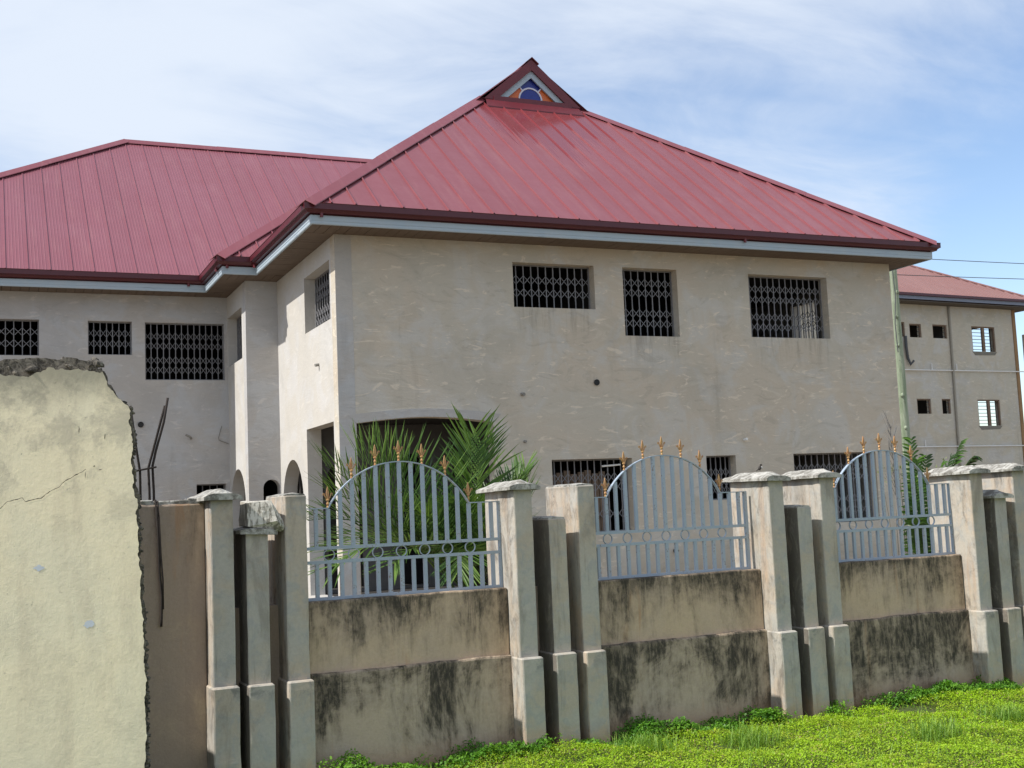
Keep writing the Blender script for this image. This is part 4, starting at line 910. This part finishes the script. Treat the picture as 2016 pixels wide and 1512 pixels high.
featherplant((10.9, 11.5, 0.9), [((11.14, 11.2, 1.98), .35), ((11.05, 11.2, 1.90), .3)], .20, 36, 'short drooping feathery leaf above the capped pillar at the right', 70)
# thin bare weeds and bush tips between them
bush = thing('bush', (10.7, 11.9, 0), 'pale green small leaved bush tips just above the capped pillars at right', 'bush')
b = MB(); tw = MB()
for i in range(700):
    u = rnd.uniform(10.3, 11.9); h = 1.55 + .42 * (0.5 + .5 * noise.noise(Vector((u * 3, 0, 0)))) * rnd.random() ** .5 + .1; s_ = rnd.uniform(.012, .03); a = rnd.uniform(0, 6.28); y = 11.9 + rnd.uniform(-.25, .25)
    d = Vector((math.cos(a), math.sin(a) * .5, rnd.uniform(-.3, .9))).normalized(); q = d.cross(Vector((0, 0, 1))).normalized() * s_ * .35; p = Vector((u, y, h))
    b.add([p, p + d * s_ + q, p + d * s_ * 2, p + d * s_ - q], [(0, 1, 2, 3)])
for i in range(40):
    u = rnd.uniform(10.3, 11.9); tw.tube([(u, 11.9, 0), (u + rnd.uniform(-.05, .05), 11.9, 1.2), (u + rnd.uniform(-.12, .12), 11.9, rnd.uniform(1.6, 1.95))], .006, 4, .002)
build('foliage', b, leaf_mat('bush_leaf', (.16, .22, .07), (.25, .30, .12), .3), bush); build('twigs', tw, simple('twig', (.13, .12, .09), .9), bush)
dry = thing('dry_plant', (10.2, 11.6, 0), 'thin bare grey twiggy plant beside the house corner', 'plant')
tw = MB(); tw.tube([(10.25, 11.6, -.03), (10.22, 11.6, 1.2), (10.20, 11.6, 2.4)], .012, 5, .004)
for i in range(34):
    z = 1.5 + .9 * rnd.random(); s_ = rnd.choice((-1, 1)); tw.tube([(10.21, 11.6, z), (10.21 + s_ * .05, 11.6, z + .10), (10.21 + s_ * rnd.uniform(.05, .12), 11.6 + rnd.uniform(-.05, .05), z + rnd.uniform(.15, .3))], .004, 4, .002)
build('twigs', tw, simple('grey_twig', (.20, .19, .18), .95), dry)

# ------------------------------------------------------------------ pole and overhead wires
pole = thing('utility_pole', (23.35, 26, 0), 'mossy green weathered wooden pole beside the house corner', 'pole')
k = NT('green_wood'); n = k.noise(1, 7, .7, .5, k.map(scale=(14, 14, 1.2))); f = k.noise(9, 5, .7)
c = k.mix(k.ramp(n, .35, .65), (.20, .25, .16), (.34, .38, .28)); c = k.mix(k.ramp(f, .6, .7, 0, .6), c, (.09, .09, .07)); k.bump(n, .7, .02); pm = k.done(c, .95)
b = MB(); b.tube([(23.32 + .02 * noise.noise(Vector((0, 0, z))), 26, z) for z in [x * .45 for x in range(0, 19)]], .19, 12, .15); build('shaft', b, pm, pole, smooth=True)
b = MB()
for z in (4.2, 5.6, 6.4, 3.3, 7.1): e = ellip((23.32 + rnd.uniform(-.1, .1), 25.85, z), (.05, .05, .06), 8, 6); b.add(e.v, e.f)
build('knots', b, pm, pole, smooth=True)
build('cable', MB().tube([(23.20, 25.84, 8.0), (23.24, 25.82, 7.0), (23.16, 25.83, 6.2), (23.2, 25.84, 5.4)], .014, 5), M['wire'], pole)
for nm, (z0, z1) in {'upper overhead wire crossing the sky above the rear building roof': (8.12, 8.25), 'lower overhead wire crossing in front of the rear building roof ridge': (7.62, 7.78)}.items():
    b = MB().tube([(23.3 + 20 * i / 12, 26, z0 + (z1 - z0) * i / 2.8 - .25 * math.sin(math.pi * i / 12) * .6) for i in range(13)], .011, 5)
    o = build('overhead_wire', b, M['wire']); props(o, nm, 'wire', 'overhead wires')

# ------------------------------------------------------------------ rear building
RO = Vector((34.93, 35.77, 0)); RT = math.radians(4)
rear = thing('building', RO, 'unfinished grey cement building with dull red roof, behind the house at the right', 'building', rot=RT, local=True)
def rp(name, mb, mat, parent=rear, **k): return fix_normals(build(name, mb, mat, parent, **k))
RWN = [(-2.95, -2.57, 7.44, 8.01), (-2.33, -1.70, 7.43, 7.96), (-1.09, -.31, 7.43, 7.97), (1.06, 2.38, 6.96, 7.97), (-3.3, -2.77, 4.47, 5.06), (-2.22, -1.48, 4.47, 5.05), (-.89, -.42, 4.47, 5.05), (1.08, 2.34, 3.99, 5.03), (-6.2, -5.2, 6.95, 7.97), (-6.2, -5.2, 4.0, 5.0)]
rp('wall', wall_mesh('y', 0, .22, rect(-9, 3.44, -.1, 8.72), [rect(*r_) for r_ in RWN]), M['far'])
bw = [rect(1.2, 2.6, 7.0, 8.1), rect(1.3, 2.6, 3.9, 5.2)]
rp('end_wall', wall_mesh('x', 3.44, .22, rect(.22, 13.5, -.1, 8.72), [rect(1.0, 2.9, 6.9, 8.2), rect(4.0, 6.0, 6.9, 8.2), rect(1.0, 2.9, 3.9, 5.2), rect(4.0, 6.0, 3.9, 5.2)], -1), M['far'])
rp('rear_wall', wall_mesh('y', 13.5, .22, rect(-9, 3.44, -.1, 8.72), [rect(.3, 3.0, 6.9, 8.3), rect(.3, 3.0, 3.9, 5.3), rect(3.0 - 6, -.8, 6.9, 8.3)]), M['far'])
b = MB()
for z in (2.95, 5.95, 8.55): b.box(-8.9, 3.2, .23, 13.48, z, z + .17)
b.box(-.2, -.05, .23, 13.48, 0, 8.5); rp('floor_slab', b, M['inner'])
for r_ in RWN:
    u0, u1, z0, z1 = r_; fr = MB(); big = u1 - u0 > 1
    fr.box(u0, u0 + .05, .03, .10, z0, z1); fr.box(u1 - .05, u1, .03, .10, z0, z1); fr.box(u0 + .05, u1 - .05, .03, .10, z1 - .05, z1)
    w_ = rp('window', fr, M['wood'])
    if big: rp('mullion', MB().box((u0 + u1) / 2 - .04, (u0 + u1) / 2 + .10, .03, .10, z0, z1 - .05), M['wood'], w_)
    lv = MB(); m = 7 if big else 3
    for i in range(m):
        z = z0 + (z1 - z0) * (i + .6) / (m + .4)
        segs_ = [(u0 + .05, (u0 + u1) / 2 - .04), ((u0 + u1) / 2 + .10, u1 - .25)] if big else [(u1 - .16, u1 - .05)]
        for p, q in segs_: lv.box(p, q, .055, .075, z - .011, z + .011)
    rp('louvre_bars', lv, M['wire'], w_)
    if big: rp('sill_stain', MB().add([(u0 - .05, -.004, z0 - .01), (u1 + .04, -.004, z0 - .01), (u1 - .1, -.004, z0 - .14), (u0 + .1, -.004, z0 - .16)], [(0, 1, 2, 3)]), simple('sill_dirt', (.19, .18, .15), .95), w_)
rp('drain_pipe', MB().tube([(-.17, -.05, 8.7), (-.19, -.05, 6.2), (-.22, -.05, 3.4), (-.23, -.05, 0)], .045, 8), simple('grey_pipe', (.30, .28, .235), .8))
for z0, z1 in ((6.14, 6.18), (3.22, 3.17)): rp('water_pipe', MB().tube([(-9, -.05, z0), (0, -.06, (z0 + z1) / 2), (4.3, -.05, z1)], .022, 6), M['white'])
for u, z in ((-1.35, 6.15), (0.0, 6.17), (-2.0, 3.2)): rp('pipe_riser', MB().tube([(u, -.06, z), (u, -.06, z + .26)], .02, 6), M['white'])
b = MB().tube([(-2.63, -.06, 7.45), (-2.66, -.09, 7.0), (-2.58, -.06, 6.6), (-2.52, -.12, 6.35), (-2.35, -.12, 6.5)], .06, 7, .045); rp('cable_bundle', b, M['wire'])
rp('corner_column', MB().box(3.445, 3.62, -.03, .30, -.1, 8.7), simple('rust_stained_column', (.30, .19, .10), .95, 0, .2, .5, 2))
rf = MB()
ze, sl = 9.02, .56
t = sheets(frange(-9.6, 4.46, .24), lambda u: -.6, lambda u: min(7.2, -.6 + (4.46 - u) * 1.0 + .02), lambda u, v, h: (u, v, ze + sl * (v + .6) + h), None, None, joined=True, micro=0); rf.add(t.v, t.f)
zr2 = ze + sl * 7.8
rf.add([(4.46, -.6, ze), (4.46, 15.0, ze), (-3.34, 7.2, zr2)], [(0, 1, 2)]); rf.add([(-3.34, 7.2, zr2), (4.46, 15, ze), (-9.6, 15, ze), (-9.6, 7.2, zr2)], [(0, 1, 2, 3)])
rp_ = build('roof', rf, M['farroof'], rear)
rp('ridge_cap', MB().tube([(4.46, -.6, ze + .02), (-3.34, 7.2, zr2 + .02), (-9.6, 7.2, zr2 + .02)], .06, 6), M['farroof'], rp_)
b = MB(); b.box(-9.6, 4.42, -.62, -.58, 8.80, 8.93); b.box(4.38, 4.42, -.58, 15, 8.80, 8.93); rp('fascia_board', b, simple('slate_fascia', (.20, .23, .30), .6))
b = MB(); b.box(-9.6, 4.46, -.70, -.60, 8.935, 9.03); b.box(4.42, 4.50, -.6, 15, 8.935, 9.03); rp('gutter', b, M['gutter'])
b = MB().box(-9.6, 4.38, -.58, 14.9, 8.73, 8.76); rp('soffit', b, simple('dark_soffit', (.10, .085, .07), .9))
col_ = build('concrete_column', MB().rbox(39.15, 39.6, 35.9, 36.3, 0, 7.75, 'z', .02, 10, .01), M['far']); props(col_, 'bare grey concrete column at the right edge beyond the rear building', 'column')

# ------------------------------------------------------------------ ground cover
def cover():
    rng = np.random.default_rng(5)
    cph, sph = math.cos(PHI), math.sin(PHI)
    def scatter(n, u0, u1, v0, v1): return rng.uniform(u0, u1, n), rng.uniform(v0, v1, n)
    def h_of(x, y):
        return np.array([gz(a, b) for a, b in zip(x, y)])
    # uneven carpet height
    def leaves(u, v, hmin, hmax, smin, smax, name, mat, label, cat, flat=.5):
        n = len(u); x = FO.x + u * cph - v * sph; y = FO.y + u * sph + v * cph
        gx = np.array([noise.noise(Vector((a * 2.3, b * 2.3, 0))) + .6 * noise.noise(Vector((a * 6.5, b * 6.5, 4))) for a, b in zip(x, y)])
        z = h_of(x, y) + (hmin + (hmax - hmin) * rng.random(n) ** .8) * (1 + 1.5 * gx).clip(.05, 2.6)
        s_ = rng.uniform(smin, smax, n); az = rng.uniform(0, 2 * np.pi, n); el = rng.normal(.35, flat, n)
        d = np.stack([np.cos(az) * np.cos(el), np.sin(az) * np.cos(el), np.sin(el)], 1); q = np.stack([-np.sin(az), np.cos(az), rng.normal(0, .35, n)], 1)
        c = np.stack([x, y, z], 1)
        P = np.empty((n, 4, 3)); P[:, 0] = c; P[:, 1] = c + d * s_[:, None] * .5 + q * s_[:, None] * .33; P[:, 2] = c + d * s_[:, None] + np.array([0, 0, -.25]) * s_[:, None]; P[:, 3] = c + d * s_[:, None] * .5 - q * s_[:, None] * .33
        me = bpy.data.meshes.new(name); me.vertices.add(4 * n); me.vertices.foreach_set('co', P.ravel()); me.loops.add(4 * n); me.polygons.add(n)
        me.loops.foreach_set('vertex_index', np.arange(4 * n)); me.polygons.foreach_set('loop_start', np.arange(n) * 4); me.polygons.foreach_set('loop_total', np.full(n, 4)); me.update(calc_edges=True)
        me.materials.append(mat); o = bpy.data.objects.new(name, me); COL.objects.link(o); props(o, label, cat, kind='stuff')
    lm = leaf_mat('cover_leaf', (.18, .34, .015), (.42, .56, .035), .38, 1.6, (.34, .54, .02), .5, hue=(.50, .54, .05), dry=1.37)
    u1_, v1_ = scatter(330000, -2.2, 6.6, -2.6, -.02)
    bare = np.array([noise.noise(Vector((a * 1.9, b * 1.9, 11))) for a, b in zip(u1_, v1_)]) > .43
    keep = ~bare | (rng.random(len(u1_)) < .25); u1_, v1_ = u1_[keep], v1_[keep]
    leaves(u1_, v1_, .004, .042, .008, .019, 'ground_cover', lm, 'bright green low creeping leaves covering the ground before the wall', 'ground cover')
    u2_, v2_ = scatter(24000, -4, 12, -3.6, -2.5); leaves(u2_, v2_, .0, .05, .03, .06, 'lawn_leaves', lm, 'bright green creeping leaves on the ground nearer the viewer', 'ground cover')
    # taller weeds against the foot of the wall
    dm = leaf_mat('weed_leaf', (.06, .19, .022), (.14, .32, .03), .35, 2.5, (.16, .33, .03), .45)
    cu = []
    for (c_, w_, n_) in ((-1.30, .20, 1300), (-.95, .12, 900), (-.45, .30, 2600), (-.1, .12, 700), (.30, .12, 500), (.72, .20, 2200), (1.05, .12, 900), (1.35, .16, 1200), (1.75, .14, 1600), (2.35, .1, 500), (3.0, .3, 1300), (3.5, .3, 3000), (3.95, .2, 1800), (4.15, .06, 700), (4.7, .3, 1400), (5.5, .4, 1500)):
        cu.append(rng.normal(c_, w_ * .55, n_))
    u3 = np.concatenate(cu); v3 = -np.abs(rng.normal(-.02, .07, len(u3))) + .02 + .1 * (rng.random(len(u3)) < .35)
    amp = np.clip(.6 + .8 * np.array([noise.noise(Vector((a * 5, 0, 9))) for a in u3]), .2, 1.4)
    leaves(u3, v3, .01, .075, .012, .032, 'weeds', dm, 'darker taller weeds growing along the foot of the wall', 'weeds', .6)
    # thin grass blades
    mb = MB(); r = random.Random(9)
    for i in range(5200):
        u, v = r.uniform(-2, 6.4), r.uniform(-2.2, -.05)
        if i > 3000: cu_, cv = r.choice(((3.1, -.95), (3.3, -1.15), (1.2, -.55), (5.2, -.9), (2.2, -1.2), (0.5, -.4))); u, v = r.gauss(cu_, .10), r.gauss(cv, .08)
        x, y = FO.x + u * cph - v * sph, FO.y + u * sph + v * cph; z = gz(x, y); L = r.uniform(.05, .12) * (1.4 if i > 3000 else 1); a = r.uniform(0, 6.28); le = r.uniform(.2, .8); w = .0018
        dx, dy = math.cos(a) * le * L, math.sin(a) * le * L; ox, oy = -math.sin(a) * w, math.cos(a) * w
        mb.add([(x - ox, y - oy, z), (x + ox, y + oy, z), (x + dx * .4 + ox, y + dy * .4 + oy, z + L * .6), (x + dx * .4 - ox, y + dy * .4 - oy, z + L * .6), (x + dx, y + dy, z + L * .85)], [(0, 1, 2, 3), (3, 2, 4)])
    o = build('grass', mb, leaf_mat('blade', (.12, .26, .03), (.26, .40, .06), .35), kind='stuff'); props(o, 'thin grass blades standing among the creeping leaves', 'grass')
cover()
print('objects', len(bpy.data.objects))
